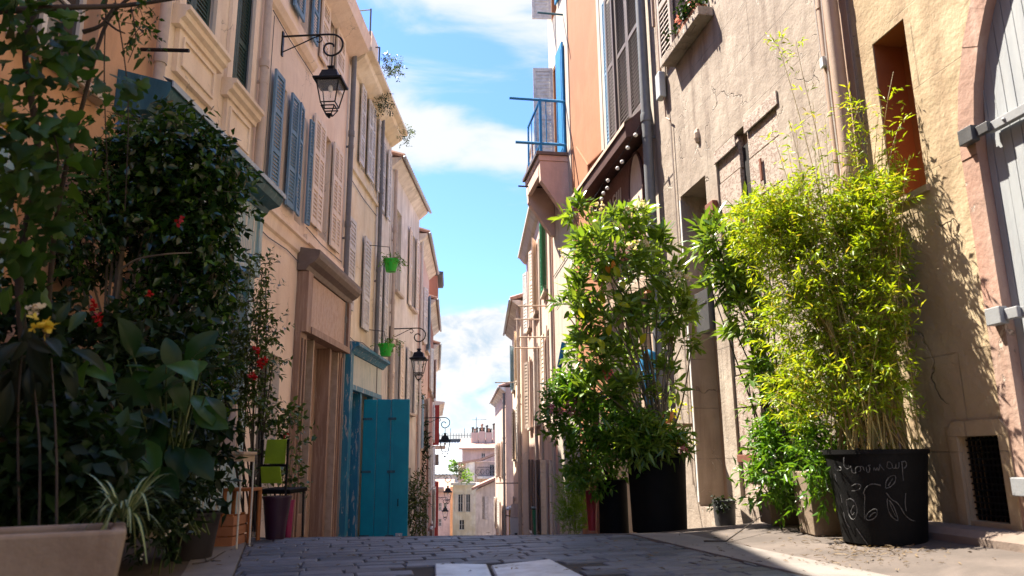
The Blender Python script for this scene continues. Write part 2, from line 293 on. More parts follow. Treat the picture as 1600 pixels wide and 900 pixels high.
# ---------------------------------------------------------------- object helpers
def tag(o, label=None, cat=None, group=None, kind=None):
    if label: o['label'] = label
    if cat: o['category'] = cat
    if group: o['group'] = group
    if kind: o['kind'] = kind
    return o
def thing(name, label, cat, loc=(0, 0, 0), group=None):
    o = bpy.data.objects.new(name, None); o.empty_display_size = .2; COL.objects.link(o); o.location = loc
    return tag(o, label, cat, group)
def wloc(o):
    v = Vector((0, 0, 0))
    while o is not None: v += o.location; o = o.parent
    return v
def link(name, me, mat, parent=None, loc=None):
    me.materials.append(MATS[mat]); o = bpy.data.objects.new(name, me); COL.objects.link(o)
    if parent is not None: o.parent = parent
    if loc is not None: o.location = loc
    return o
class MB:
    def __init__(s): s.v = []; s.f = []; s.uv = None
    def add(s, vs, fs):
        n = len(s.v); s.v += [tuple(x) for x in vs]; s.f += [tuple(i+n for i in f) for f in fs]; return s
    def hexa(s, p):                            # 8 corners: bottom 4 then top 4
        return s.add(p, [(0, 3, 2, 1), (4, 5, 6, 7), (0, 1, 5, 4), (1, 2, 6, 5), (2, 3, 7, 6), (3, 0, 4, 7)])
    def box(s, x0, x1, y0, y1, z0, z1):
        return s.hexa([(x0, y0, z0), (x1, y0, z0), (x1, y1, z0), (x0, y1, z0), (x0, y0, z1), (x1, y0, z1), (x1, y1, z1), (x0, y1, z1)])
    def fb(s, fa, u0, u1, z0, z1, v0, v1):
        P = fa.P
        return s.hexa([P(u0, z0, v0), P(u1, z0, v0), P(u1, z0, v1), P(u0, z0, v1), P(u0, z1, v0), P(u1, z1, v0), P(u1, z1, v1), P(u0, z1, v1)])
    def prof(s, fa, u0, u1, pts):              # pts (v,z) closed outline extruded along u
        n = len(pts); vs = [fa.P(u0, z, v) for v, z in pts] + [fa.P(u1, z, v) for v, z in pts]
        fs = [tuple(range(n)), tuple(range(2*n-1, n-1, -1))] + [(i, (i+1) % n, n+(i+1) % n, n+i) for i in range(n)]
        return s.add(vs, fs)
    def prism(s, fa, pts, v0, v1):             # pts (u,z) outline extruded along v
        n = len(pts); vs = [fa.P(u, z, v0) for u, z in pts] + [fa.P(u, z, v1) for u, z in pts]
        fs = [tuple(range(n)), tuple(range(2*n-1, n-1, -1))] + [(i, (i+1) % n, n+(i+1) % n, n+i) for i in range(n)]
        return s.add(vs, fs)
    def tube(s, pts, r, n=8, r1=None, cap=True):
        pts = [Vector(p) for p in pts]; k = len(pts); vs = []; prev = None
        for i, p in enumerate(pts):
            d = (pts[min(i+1, k-1)] - pts[max(i-1, 0)]).normalized()
            if prev is None: a = d.orthogonal().normalized()
            else: a = (prev - d*prev.dot(d)); a = a.normalized() if a.length > 1e-6 else d.orthogonal().normalized()
            prev = a; b_ = d.cross(a)
            rr = r[i] if isinstance(r, (list, tuple)) else (r if r1 is None else r + (r1-r)*i/(k-1))
            vs += [p + (a*math.cos(2*math.pi*j/n) + b_*math.sin(2*math.pi*j/n))*rr for j in range(n)]
        fs = [(i*n+j, i*n+(j+1) % n, (i+1)*n+(j+1) % n, (i+1)*n+j) for i in range(k-1) for j in range(n)]
        if cap: fs += [tuple(range(n-1, -1, -1)), tuple((k-1)*n+j for j in range(n))]
        return s.add(vs, fs)
    def lathe(s, prof, c, n=32, sq=0.0):       # prof (r,z)
        vs = []
        for r, z in prof:
            for j in range(n):
                a = 2*math.pi*j/n; k = 1.0
                if sq: k = 1 + sq*(1/max(abs(math.cos(a)), abs(math.sin(a))) - 1)
                vs.append((c[0]+r*k*math.cos(a), c[1]+r*k*math.sin(a), c[2]+z))
        m_ = len(prof); fs = [(i*n+j, i*n+(j+1) % n, (i+1)*n+(j+1) % n, (i+1)*n+j) for i in range(m_-1) for j in range(n)]
        fs += [tuple(range(n-1, -1, -1)), tuple((m_-1)*n+j for j in range(n))]
        return s.add(vs, fs)
    def ball(s, c, r, n=10, rz=None):
        rz = rz or r; k = n//2+1
        return s.lathe([(max(1e-4, r*math.sin(math.pi*i/(k-1))), -rz*math.cos(math.pi*i/(k-1))) for i in range(k)], c, n)
    def build(s, name, mat, parent=None, smooth=False, bevel=0.0, loc=None, auto=False):
        off = wloc(parent) if parent is not None else Vector((0, 0, 0))
        l0 = None
        if parent is None: l0 = Vector(loc) if loc is not None else Vector(s.v[0]) if s.v else None
        if l0 is not None: off = l0
        me = bpy.data.meshes.new(name); me.from_pydata([(v[0]-off.x, v[1]-off.y, v[2]-off.z) for v in s.v], [], s.f); me.validate(); me.update()
        import bmesh
        bm = bmesh.new(); bm.from_mesh(me); bmesh.ops.recalc_face_normals(bm, faces=bm.faces); bm.to_mesh(me); bm.free()
        if smooth:
            me.polygons.foreach_set('use_smooth', [True]*len(me.polygons))
            if auto: me.set_sharp_from_angle(angle=math.radians(40))
        o = link(name, me, mat, parent, l0)
        if bevel:
            bv = o.modifiers.new('bevel', 'BEVEL'); bv.width = bevel; bv.segments = 2; bv.limit_method = 'ANGLE'; bv.angle_limit = math.radians(50)
        return o
def quick(name, mat, parent, fn, **kw):
    mb = MB(); fn(mb); return mb.build(name, mat, parent, **kw)

# ---------------------------------------------------------------- buildings
def wall(fa, u0, u1, z0, z1, ops, mat, parent, depth=.22, back=7.0, name='wall'):
    """front with recessed openings (u0,u1,z0,z1[,depth]) and plain sides, back and top"""
    mb = MB(); us = sorted({u0, u1, *[x for o in ops for x in o[:2]]}); zs = sorted({z0, z1, *[x for o in ops for x in o[2:4]]})
    us = [x for x in us if u0-1e-6 <= x <= u1+1e-6]; zs = [x for x in zs if z0-1e-6 <= x <= z1+1e-6]
    P = fa.P
    for a, b_ in zip(us, us[1:]):
        for c, d in zip(zs, zs[1:]):
            mu, mz = (a+b_)/2, (c+d)/2
            if any(o[0] < mu < o[1] and o[2] < mz < o[3] for o in ops): continue
            mb.add([P(a, c), P(b_, c), P(b_, d), P(a, d)], [(0, 1, 2, 3)])
    for o in ops:
        a, b_, c, d = o[:4]; dp = o[4] if len(o) > 4 else depth
        q = [P(a, c), P(b_, c), P(b_, d), P(a, d)]; r = [P(a, c, -dp), P(b_, c, -dp), P(b_, d, -dp), P(a, d, -dp)]
        mb.add(q+r, [(0, 1, 5, 4), (1, 2, 6, 5), (2, 3, 7, 6), (3, 0, 4, 7), (4, 5, 6, 7)])
    B = -back
    mb.add([P(u0, z0), P(u1, z0), P(u1, z1), P(u0, z1), P(u0, z0, B), P(u1, z0, B), P(u1, z1, B), P(u0, z1, B)], [(0, 4, 7, 3), (1, 2, 6, 5), (4, 5, 6, 7), (3, 7, 6, 2)])
    off = wloc(parent); me = bpy.data.meshes.new(name)
    me.from_pydata([tuple(Vector(v)-off) for v in mb.v], [], mb.f); me.update()
    return link(name, me, mat, parent)
def glazed(fa, u0, u1, z0, z1, parent, v=-.18, fmat='grey_white_shutter', bars=2):
    f = MB(); t = .05
    f.fb(fa, u0, u0+t, z0, z1, v-.02, v+.03); f.fb(fa, u1-t, u1, z0, z1, v-.02, v+.03); f.fb(fa, u0+t, u1-t, z0, z0+t, v-.02, v+.03); f.fb(fa, u0+t, u1-t, z1-t, z1, v-.02, v+.03)
    um = (u0+u1)/2; f.fb(fa, um-.03, um+.03, z0+t, z1-t, v-.018, v+.035)
    for i in range(1, bars+1):
        z = z0+(z1-z0)*i/(bars+1); f.fb(fa, u0+t, um-.03, z-.015, z+.015, v-.01, v+.02); f.fb(fa, um+.03, u1-t, z-.015, z+.015, v-.01, v+.02)
    w_ = f.build('window', fmat, parent)
    MB().fb(fa, u0+t, u1-t, z0+t, z1-t, v-.012, v-.004).build('pane', 'glass', w_)
    return w_
def louver(fa, u0, u1, z0, z1, mat, parent, v=.03, th=.035, pitch=.055, rails=(.5,), name='shutter', label=None, ang=0.0, open_slats=True, hinge=None, gap=True):
    """louvred leaf; ang swings it out of the wall about its hinge edge ('near' or 'far')"""
    class FF: pass
    g = fa
    if ang:
        hu = u0 if hinge == 'near' else u1; s_ = 1 if hinge == 'near' else -1; c_, sn = math.cos(ang), math.sin(ang)
        g = FF(); g.P = lambda u, z, vv=0.0: fa.P(hu + (u-hu)*c_ - s_*(vv-v)*sn*1.0, z, v + abs(u-hu)*sn + (vv-v)*c_)
        g_ = MB.fb
    st = min(.07, (u1-u0)*.16); f = MB(); fb = lambda *a: MB.fb(f, g, *a)
    zr = [z0] + [z0+(z1-z0)*r for r in rails] + [z1]
    fb(u0, u0+st, z0, z1, v, v+th); fb(u1-st, u1, z0, z1, v, v+th)
    for i, z in enumerate(zr):
        a, b_ = (z, z+st*1.3) if i == 0 else (z-st*1.3, z) if i == len(zr)-1 else (z-st*.55, z+st*.55)
        fb(u0+st, u1-st, a, b_, v+.001, v+th-.001)
    for i in range(len(zr)-1):
        a = zr[i]+st*(1.3 if i == 0 else .55); b_ = zr[i+1]-st*(1.3 if i == len(zr)-2 else .55)
        n = max(2, int((b_-a)/pitch)); pz = (b_-a)/n
        for k in range(n):
            z = a+k*pz
            f.add([g.P(u0+st, z, v+th-.004), g.P(u1-st, z, v+th-.004), g.P(u1-st, z+pz*1.08, v+.006), g.P(u0+st, z+pz*1.08, v+.006),
                   g.P(u0+st, z+.008, v+th-.002), g.P(u1-st, z+.008, v+th-.002), g.P(u1-st, z+pz*1.08+.008, v+.009), g.P(u0+st, z+pz*1.08+.008, v+.009)],
                  [(0, 1, 2, 3), (7, 6, 5, 4), (0, 4, 5, 1), (2, 6, 7, 3), (0, 3, 7, 4), (1, 5, 6, 2)])
    f2 = (u0+u1)/2
    if u1-u0 > .62: fb(f2-.03, f2+.03, z0, z1, v+.002, v+th+.002)
    o = f.build(name, mat, parent)
    if label: o['label'] = label
    return o
def sill(fa, u0, u1, z, parent, mat='grey_trim', d=.12, h=.08):
    return quick('sill', mat, parent, lambda m_: m_.fb(fa, u0, u1, z-h, z, .002, d), bevel=.01)
def pipe(fa, u, z0, z1, v, r, mat, parent, name='drainpipe', step=2.0, ang=None):
    m_ = MB(); m_.tube([fa.P(u, z0, v), fa.P(u, z1, v)], r, 14)
    z = z0 + .7
    while z < z1:
        m_.lathe([(r+.012, 0), (r+.014, .02), (r+.014, .1), (r+.010, .13)], fa.P(u, z, v), 14)
        m_.fb(fa, u-.012, u+.012, z-.25, z-.21, .0, v); m_.lathe([(r+.006, -.26), (r+.006, -.2)], fa.P(u, z, v), 14)
        z += step
    return m_.build(name, mat, parent, smooth=True, auto=True)
def tile_eave(fa, u0, u1, z, parent, over=.5, under='rose_plaster', rise=.25):
    """sloping slab of barrel tiles over the front with its boxed underside"""
    s_ = MB(); s_.prof(fa, u0, u1, [(-3.0, z+1.0), (over, z+.04), (over, z+.09), (-3.0, z+1.12)])
    n = int((u1-u0)/.2)
    for i in range(n):
        u = u0+.1+i*(u1-u0-.2)/max(1, n-1); a = fa.P(u, z+.10, over+.04); b_ = fa.P(u, z+1.13, -3.0); s_.tube([a, b_], .075, 7)
    r = s_.build('roof', 'roof_tile', parent, smooth=False)
    quick('eave_soffit', under, parent, lambda m_: m_.prof(fa, u0+.01, u1-.01, [(0.003, z-rise), (over-.03, z-.01), (over-.03, z+.036), (.003, z+.036)]))
    g = MB(); g.tube([fa.P(u0, z+.03, over+.06), fa.P(u1, z+.02, over+.06)], .05, 8); g.build('gutter', 'zinc', r, smooth=True)
    return r
def base_of(fa, u): p = fa.P(u, 0); return Vector((p.x, p.y, gz(p.y)))
def house(fa, u0, label, group=None): return thing('town_house', label, 'house', base_of(fa, u0), group)


# ================================================================ ground
def sheet(name, mat, rows, dz=0.0):            # rows: (y, x0, x1, z0, z1)
    v = []; f = []
    for y, a, b_, za, zb in rows: v += [(a, y, za+dz), (b_, y, zb+dz)]
    for i in range(len(rows)-1): f.append((2*i, 2*i+1, 2*i+3, 2*i+2))
    me = bpy.data.meshes.new(name); me.from_pydata(v, [], f); me.update(); o = link(name, me, mat); o['kind'] = 'structure'; return o
ys = [-60, -20, 0, 6.6, 7, 7.5, 8, 9, 10, 11, 13, 16, 20, 24, 27, 33, 39, 46, 54, 66, 80, 105, 130, 200, 300, 900, 4000]
sheet('ground', 'pavement_stone', [(y, -2000, 2000, gz(y), gz(y)) for y in ys])
def interp(k, y):
    if y <= k[0][0]: return k[0][1]
    for (a, b_), (c, d) in zip(k, k[1:]):
        if y <= c: return b_ + (d-b_)*(y-a)/(c-a)
    return k[-1][1]
KL = [(-6, 1.5), (2, -.85), (4.6, -1.632), (7.11, -2.40), (9, -2.75), (21, -2.5), (33, -3.0), (50, -4.7), (80, -7.2)]
KLo = [(-6, 1.2), (2, -1.14), (4.62, -1.93), (7.155, -2.82), (9, -3.1), (21, -2.75), (33, -3.25), (50, -4.95), (80, -7.5)]
KR = [(-6, 4.2), (2, 2.15), (4.38, 1.537), (7.18, .82), (9, .7), (16, .55), (26, -.1), (45, -1.6), (80, -5.2)]
KRo = [(-6, 4.5), (2, 2.5), (4.36, 1.95), (7.5, 1.2), (9, 1.05), (16, .8), (26, .1), (45, -1.35), (80, -5.0)]
yk = sorted({-6, 0, 2, 3, 4.4, 4.6, 5.5, 6.2, 6.6, 6.9, 7.11, 7.18, 7.5, 8, 9, 11, 13, 16, 18, 20, 21, 24, 26, 27, 30, 33, 39, 45, 50, 54, 65, 80})
m, nt, b, out = newmat('setts'); g = N(nt, 'ShaderNodeNewGeometry')
rp = N(nt, 'ShaderNodeValToRGB'); rp.color_ramp.elements[0].color = (.045, .052, .066, 1); rp.color_ramp.elements[1].color = (.12, .13, .155, 1)
nt.links.new(g.outputs['Random Per Island'], rp.inputs[0])
p_ = g.outputs['Position']; c_ = mixc_(nt, math_n(nt, 'MULTIPLY', sstep(nt, noise(nt, p_, 9, 6, .65), .4, .7), .55), rp.outputs[0], (.05, .05, .055))
c_ = mixc_(nt, math_n(nt, 'MULTIPLY', sstep(nt, noise(nt, p_, 1.2, 4, .6), .5, .7), .35), c_, (.17, .165, .165))
nt.links.new(c_, b.inputs['Base Color']); rr = N(nt, 'ShaderNodeMapRange'); nt.links.new(noise(nt, p_, 6, 4), rr.inputs[0]); rr.inputs[3].default_value = .42; rr.inputs[4].default_value = .7
nt.links.new(rr.outputs[0], b.inputs['Roughness']); bp = N(nt, 'ShaderNodeBump', i_Strength=.6, i_Distance=.006)
nt.links.new(math_n(nt, 'ADD', noise(nt, p_, 60, 4, .6), math_n(nt, 'MULTIPLY', noise(nt, p_, 9, 3), 1.5)), bp.inputs['Height']); nt.links.new(bp.outputs[0], b.inputs['Normal']); MATS['setts'] = m
stucco('road_bed', (.06, .055, .05), bump=.4)
stucco('gutter_stone', (.60, .64, .68), (.40, .44, .48), (.2, .2, .2), streak=.5, bump=.45, fine=30, rough=.38, patch=6, chip=(.22, .23, .24), chipamt=.62)
sheet('road', 'road_bed', [(y, interp(KL, y), interp(KR, y), gz(y), gz(y)) for y in yk], .004)
def ribbon(name, mat, A, B, zt, ylo=-6, yhi=80, n_gap=0):
    v = []; f = []; ks = [y for y in yk if ylo <= y <= yhi]
    for y in ks:
        a, b_ = interp(A, y), interp(B, y); z = gz(y); v += [(a, y, z-.05), (a, y, z+zt), (b_, y, z+zt), (b_, y, z-.05)]
    for i in range(len(ks)-1):
        for j in range(3): f.append((4*i+j, 4*i+j+1, 4*i+5+j, 4*i+4+j))
    me = bpy.data.meshes.new(name); me.from_pydata(v, [], f); me.update(); o = link(name, me, mat); o['kind'] = 'structure'; return o
ribbon('kerb', 'kerb_stone', KLo, KL, .022); ribbon('kerb', 'kerb_stone', KR, KRo, .022)
# pavement sheets: flat on the left, rising to the house fronts on the right
sheet('pavement', 'pavement_stone', [(y, XL(y)-.1 if y < 21 else XL(21)-.3-(y-21)*.08, interp(KLo, y), gz(y), gz(y)) for y in yk], .014)
sheet('pavement', 'pavement_stone', [(y, interp(KRo, y), max(XR(y)+.1, interp(KRo, y)+.2), gz(y)+.018, gz(y)+.12) for y in yk if y < 30])
# setts: one sheet of bevelled stones either side of a slanting gutter
st = MB(); a0 = math.radians(-13.5); du = Vector((math.cos(a0), -math.sin(a0)*-1, 0)); dv = Vector((math.sin(a0), math.cos(a0), 0)); du = Vector((dv.y, -dv.x, 0))
slabs = [[(-.49, 4.85), (-.17, 4.80), (-.10, 4.05), (-.40, 4.0)], [(-.145, 4.74), (.224, 5.0), (.40, 4.15), (-.07, 4.0)]]
def inpoly(x, y, pl):
    c = False
    for i in range(len(pl)):
        (x1, y1), (x2, y2) = pl[i], pl[i-1]
        if (y1 > y) != (y2 > y) and x < (x2-x1)*(y-y1)/(y2-y1)+x1: c = not c
    return c
row = 0; t = 1.0
while t < 24:
    rh = .15 + rnd.uniform(-.01, .012); s = -5 + rnd.uniform(0, .3)
    while s < 5:
        ln = rnd.uniform(.24, .42); cx = du*(s+ln/2) + dv*(t+rh/2)
        x, y = cx.x, cx.y; gx = -.155 - (y-4.88)*.18
        if interp(KL, y)-ln/2+.03 < x and x-ln/2+.03 < interp(KR, y) and not any(inpoly(x+dx, y+dy, q) for q in slabs for dx in (-.14, 0, .14) for dy in (-.05, .05)) and y > 1.2:
            g_ = .0055; z = gz(y)+.006; h = .0145 + rnd.uniform(-.002, .002)
            q = []
            for (a, b_) in ((s+g_, t+g_), (s+ln-g_, t+g_), (s+ln-g_, t+rh-g_), (s+g_, t+rh-g_)):
                p3 = du*(a+rnd.uniform(-.006, .006)) + dv*(b_+rnd.uniform(-.005, .005)); p3.x = max(interp(KL, p3.y)+.008, min(interp(KR, p3.y)-.008, p3.x)); q.append(p3)
            c3 = sum(q, Vector())/4; tl = rnd.uniform(-.0015, .0015)
            low = [(p.x, p.y, gz(p.y)+.002) for p in q]; mid = [(p.x, p.y, gz(p.y)+h*.55) for p in q]
            topq = [(p.x+(c3.x-p.x)*.05, p.y+(c3.y-p.y)*.09, gz(p.y)+h+tl*(1 if i < 2 else -1)) for i, p in enumerate(q)]
            st.add(low+mid+topq, [(0, 1, 5, 4), (1, 2, 6, 5), (2, 3, 7, 6), (3, 0, 4, 7), (4, 5, 9, 8), (5, 6, 10, 9), (6, 7, 11, 10), (7, 4, 8, 11), (8, 9, 10, 11)])
        s += ln
    t += rh
o = st.build('paving_setts', 'setts'); o['kind'] = 'structure'
for q in slabs:
    mb = MB(); k = len(q); c3 = (sum(p[0] for p in q)/k, sum(p[1] for p in q)/k)
    mb.add([(x, y, .003) for x, y in q]+[(x, y, .02) for x, y in q]+[(x+(c3[0]-x)*.04, y+(c3[1]-y)*.04, .027) for x, y in q],
           [(i, (i+1) % k, k+(i+1) % k, k+i) for i in range(k)]+[(k+i, k+(i+1) % k, 2*k+(i+1) % k, 2*k+i) for i in range(k)]+[tuple(range(2*k, 3*k))])
    o = mb.build('gutter_slab', 'gutter_stone'); o['kind'] = 'structure'

# ================================================================ left side of the street
def entablature(fa, u0, u1, zs, zb, parent):
    quick('window_sill', 'peach_plaster', parent, lambda m_: m_.prof(fa, u0, u1, [(.002, zs+.03), (.20, zs), (.20, zs-.05), (.16, zs-.07), (.15, zs-.13), (.10, zs-.16), (.09, zs-.22), (.002, zs-.22)]))
    def pn(m_):
        m_.fb(fa, u0+.09, u1-.09, zb, zs-.221, .002, .06)
        a, b_, c, d = u0+.16, u1-.16, zb+.1, zs-.30
        m_.fb(fa, a, b_, c, c+.03, .061, .085); m_.fb(fa, a, b_, d-.03, d, .061, .085); m_.fb(fa, a, a+.03, c+.031, d-.031, .061, .085); m_.fb(fa, b_-.03, b_, c+.031, d-.031, .061, .085)
    quick('window_apron', 'peach_plaster', parent, pn)
    quick('window_surround', 'peach_plaster', parent, lambda m_: (m_.fb(fa, u0+.05, u0+.19, zs+.031, 8.1, .002, .05), m_.fb(fa, u1-.19, u1-.05, zs+.031, 8.1, .002, .05)))
# nearest house, orange
h = house(FL, 6.2, 'orange plastered house furthest to the near left, half hidden by the big-leaved climber')
wall(FL, -30, 7.22, -.5, 11.0, [(2.3, 3.4, 0.0, 2.6), (5.2, 6.2, 3.9, 6.2)], 'orange_plaster', h)
glazed(FL, 5.2, 6.2, 3.9, 6.2, h, fmat='white_paint'); sill(FL, 5.1, 6.3, 3.9, h)
quick('door', 'teal_light', h, lambda m_: (m_.fb(FL, 2.3, 3.4, 0, 2.6, -.2, -.15), m_.fb(FL, 2.45, 3.25, .3, 1.1, -.149, -.12), m_.fb(FL, 2.45, 3.25, 1.3, 2.4, -.149, -.12)))
quick('shopfront_panel', 'teal_light', h, lambda m_: (m_.fb(FL, 4.3, 5.35, 0, 2.75, .002, .07), m_.fb(FL, 4.25, 5.4, 2.751, 2.95, .002, .16), m_.fb(FL, 4.42, 4.8, .5, 2.5, .071, .095), m_.fb(FL, 4.88, 5.22, .5, 2.5, .071, .095)))
quick('pilaster', 'orange_plaster', h, lambda m_: m_.fb(FL, 5.5, 5.85, 0, 3.1, .002, .11))
pipe(FL, 7.1, 0, 10.2, .1, .055, 'stone_pipe', h)
# peach house with the teal shopfront
h = house(FL, 7.3, 'peach house with dark green shutters above panelled aprons and a teal shopfront')
wall(FL, 7.222, 9.9, -.8, 10.9, [(7.55, 8.4, 5.60, 8.0), (8.85, 9.62, 5.42, 8.0), (7.6, 8.7, 0, 2.6)], 'peach_plaster', h)
for a, b_, c in ((7.55, 8.4, 5.6), (8.85, 9.62, 5.42)):
    mid = (a+b_)/2
    louver(FL, a+.01, mid-.004, c+.02, 7.98, 'dark_green_shutter', h, v=-.09, rails=(.34, .67)); louver(FL, mid+.004, b_-.01, c+.02, 7.98, 'dark_green_shutter', h, v=-.09, rails=(.34, .67))
entablature(FL, 7.42, 8.55, 5.6, 4.85, h); entablature(FL, 8.74, 9.72, 5.42, 4.62, h)
sf = MB(); V0 = .30
sf.fb(FL, 7.35, 9.55, 0, .7, .002, V0-.04); sf.fb(FL, 7.35, 7.5, .7, 3.0, .002, V0-.02); sf.fb(FL, 8.7, 8.84, .7, 3.0, .002, V0-.02); sf.fb(FL, 9.42, 9.56, .7, 3.0, .002, V0-.02); sf.fb(FL, 7.5, 8.7, 2.55, 2.62, .002, V0-.05)
sf.build('shopfront', 'teal_light', h, bevel=.006)
quick('sign_panel', 'teal_light', h, lambda m_: (m_.fb(FL, 6.75, 9.6, 3.0, 3.9, .002, V0), m_.fb(FL, 6.75, 9.6, 3.0, 3.07, V0+.001, V0+.03), m_.fb(FL, 6.8, 6.9, 3.071, 3.9, V0+.001, V0+.03), m_.fb(FL, 9.5, 9.6, 3.071, 3.9, V0+.001, V0+.03)))
let = MB()
for i in range(26):                              # faded vertical lettering left on the sign boards
    u = 8.1 + i*.052; 
    if rnd.random() < .8: let.fb(FL, u, u+.022, 3.2+rnd.uniform(0, .05), 3.42+rnd.uniform(-.03, .05), V0+.0015, V0+.004)
for i in range(7): let.fb(FL, 7.9+i*.24, 7.94+i*.24, 3.55, 3.82, V0+.0015, V0+.004)
let.build('faded_lettering', 'white_paint', h)
quick('cornice', 'teal_fascia', h, lambda m_: m_.prof(FL, 6.55, 9.72, [(.003, 3.905), (V0+.02, 3.905), (V0+.06, 3.97), (V0+.20, 4.02), (V0+.24, 4.10), (V0+.24, 4.18), (.003, 4.34)]), bevel=.004)
quick('cornice_flashing', 'blue_pale_edge', h, lambda m_: m_.prof(FL, 6.54, 9.74, [(V0+.16, 4.245), (V0+.27, 4.19), (V0+.27, 4.13), (V0+.255, 4.13), (V0+.255, 4.2), (V0+.16, 4.235)]))
quick('shop_glass', 'glass', h, lambda m_: (m_.fb(FL, 7.5, 8.7, .7, 2.55, .12, .13), m_.fb(FL, 8.84, 9.42, .7, 3.0, .12, .13)))
quick('lamp_arm', 'black_iron', h, lambda m_: m_.tube([FL.P(6.9, 4.75, 0), FL.P(6.9, 4.72, .5)], .02))
pipe(FL, 9.86, -.5, 10.8, .09, .055, 'stone_pipe', h)
# pink-peach house, blue shutters
h = house(FL, 9.9, 'pink-peach house with blue shutters behind the nearest wall lantern')
wall(FL, 9.902, 12.25, -1.2, 9.35, [(10.72, 11.08, 4.5, 6.45), (11.74, 12.06, 4.5, 6.45), (11.5, 11.86, 7.95, 9.1), (10.5, 10.9, 7.95, 9.1), (10.6, 11.5, -.5, 2.2)], 'pink_plaster', h)
for a, b_, c, d in ((10.72, 11.08, 4.5, 6.45), (11.74, 12.06, 4.5, 6.45), (11.5, 11.86, 7.95, 9.1), (10.5, 10.9, 7.95, 9.1), (10.6, 11.5, -.5, 2.2)): glazed(FL, a, b_, c, d, h)
for a, b_ in ((10.34, 10.7), (11.1, 11.42), (11.44, 11.72), (12.08, 12.24)): louver(FL, a, b_, 4.55, 6.45, 'blue_shutter_paint', h, v=.06, rails=(.33, .66), ang=rnd.uniform(.02, .16), hinge=rnd.choice(('near', 'far')))
for a, b_ in ((10.94, 11.46), (11.88, 12.24)): louver(FL, a, b_, 7.93, 9.1, 'blue_shutter_paint', h, v=.06)
quick('string_course', 'pink_plaster', h, lambda m_: m_.prof(FL, 9.95, 12.25, [(.002, 7.42), (.05, 7.45), (.11, 7.55), (.11, 7.6), (.002, 7.64)])); quick('string_course', 'pink_plaster', h, lambda m_: m_.prof(FL, 9.95, 12.25, [(.002, 4.0), (.04, 4.03), (.06, 4.22), (.10, 4.24), (.10, 4.28), (.002, 4.31)]))
quick('eave', 'pink_plaster', h, lambda m_: m_.prof(FL, 9.9, 12.25, [(.002, 9.2), (.06, 9.22), (.10, 9.3), (.12, 9.38), (.002, 9.42)]))
# pink house, beige shutters, brown shop
h = house(FL, 12.3, 'pink house with beige perforated shutters over the brown timber shopfront')
wall(FL, 12.252, 14.78, -1.6, 9.6, [(13.08, 13.62, 4.65, 6.7), (13.0, 13.5, 7.9, 9.2), (12.45, 14.6, -1.4, 2.75, .35)], 'pink_plaster', h)
glazed(FL, 13.08, 13.62, 4.65, 6.7, h); glazed(FL, 13.0, 13.5, 7.9, 9.2, h)
for a, b_, c, d in ((12.4, 13.06, 4.68, 6.72), (13.64, 14.3, 4.62, 6.72), (12.5, 12.98, 7.9, 9.15), (13.52, 14.1, 7.9, 9.15)): louver(FL, a, b_, c, d, 'beige_shutter', h, v=.04, rails=(.33, .66), pitch=.07)
quick('string_course', 'pink_plaster', h, lambda m_: m_.fb(FL, 12.26, 14.7, 4.3, 4.42, .002, .07))
quick('eave', 'pink_plaster', h, lambda m_: m_.prof(FL, 12.25, 14.75, [(.002, 9.1), (.12, 9.15), (.40, 9.3), (.45, 9.6), (.002, 9.66)]))
quick('cornice', 'cornice_brown', h, lambda m_: m_.prof(FL, 12.0, 14.95, [(.003, 3.72), (.16, 3.72), (.20, 3.8), (.30, 3.86), (.36, 3.93), (.38, 4.0), (.38, 4.06), (.003, 4.12)]), bevel=.005)
quick('sign_panel', 'worn_sign_wood', h, lambda m_: (m_.fb(FL, 12.3, 14.78, 2.82, 3.71, .002, .13)))
quick('sign_frame', 'brown_shop_wood', h, lambda m_: (m_.fb(FL, 12.05, 12.3, 2.7, 3.715, .002, .2), m_.fb(FL, 12.301, 14.8, 2.7, 2.815, .002, .22), m_.fb(FL, 14.7, 14.85, 2.82, 3.715, .131, .2)))
def sw(m_):
    for a, b_, v in ((12.05, 12.4, .16), (12.95, 13.03, .1), (14.0, 14.12, .1), (14.5, 14.82, .16)): m_.fb(FL, a, b_, -1.4, 2.7, .002-.2*(a > 12.5 and a < 14.3), v-.05)
    for a in (12.12, 12.27, 14.56, 14.7): m_.fb(FL, a, a+.05, -1.2, 2.6, v-.049, v-.02)
    m_.fb(FL, 12.4, 12.95, -1.4, -.2, -.2, .04)
quick('shopfront', 'brown_shop_wood', h, sw, bevel=.006)
quick('pale_stile', 'pale_wood', h, lambda m_: (m_.fb(FL, 12.9, 12.945, -1.4, 2.68, -.1, .07), m_.fb(FL, 14.42, 14.49, -1.4, 2.68, -.1, .09)))
quick('door', 'worn_sign_wood', h, lambda m_: (m_.fb(FL, 13.04, 13.98, -1.4, 2.65, -.3, -.24),))
quick('shop_glass', 'glass', h, lambda m_: m_.fb(FL, 12.41, 12.94, -.2, 2.65, -.1, -.09))
pipe(FL, 14.7, -1.4, 9.2, .1, .055, 'grey_pipe', h)
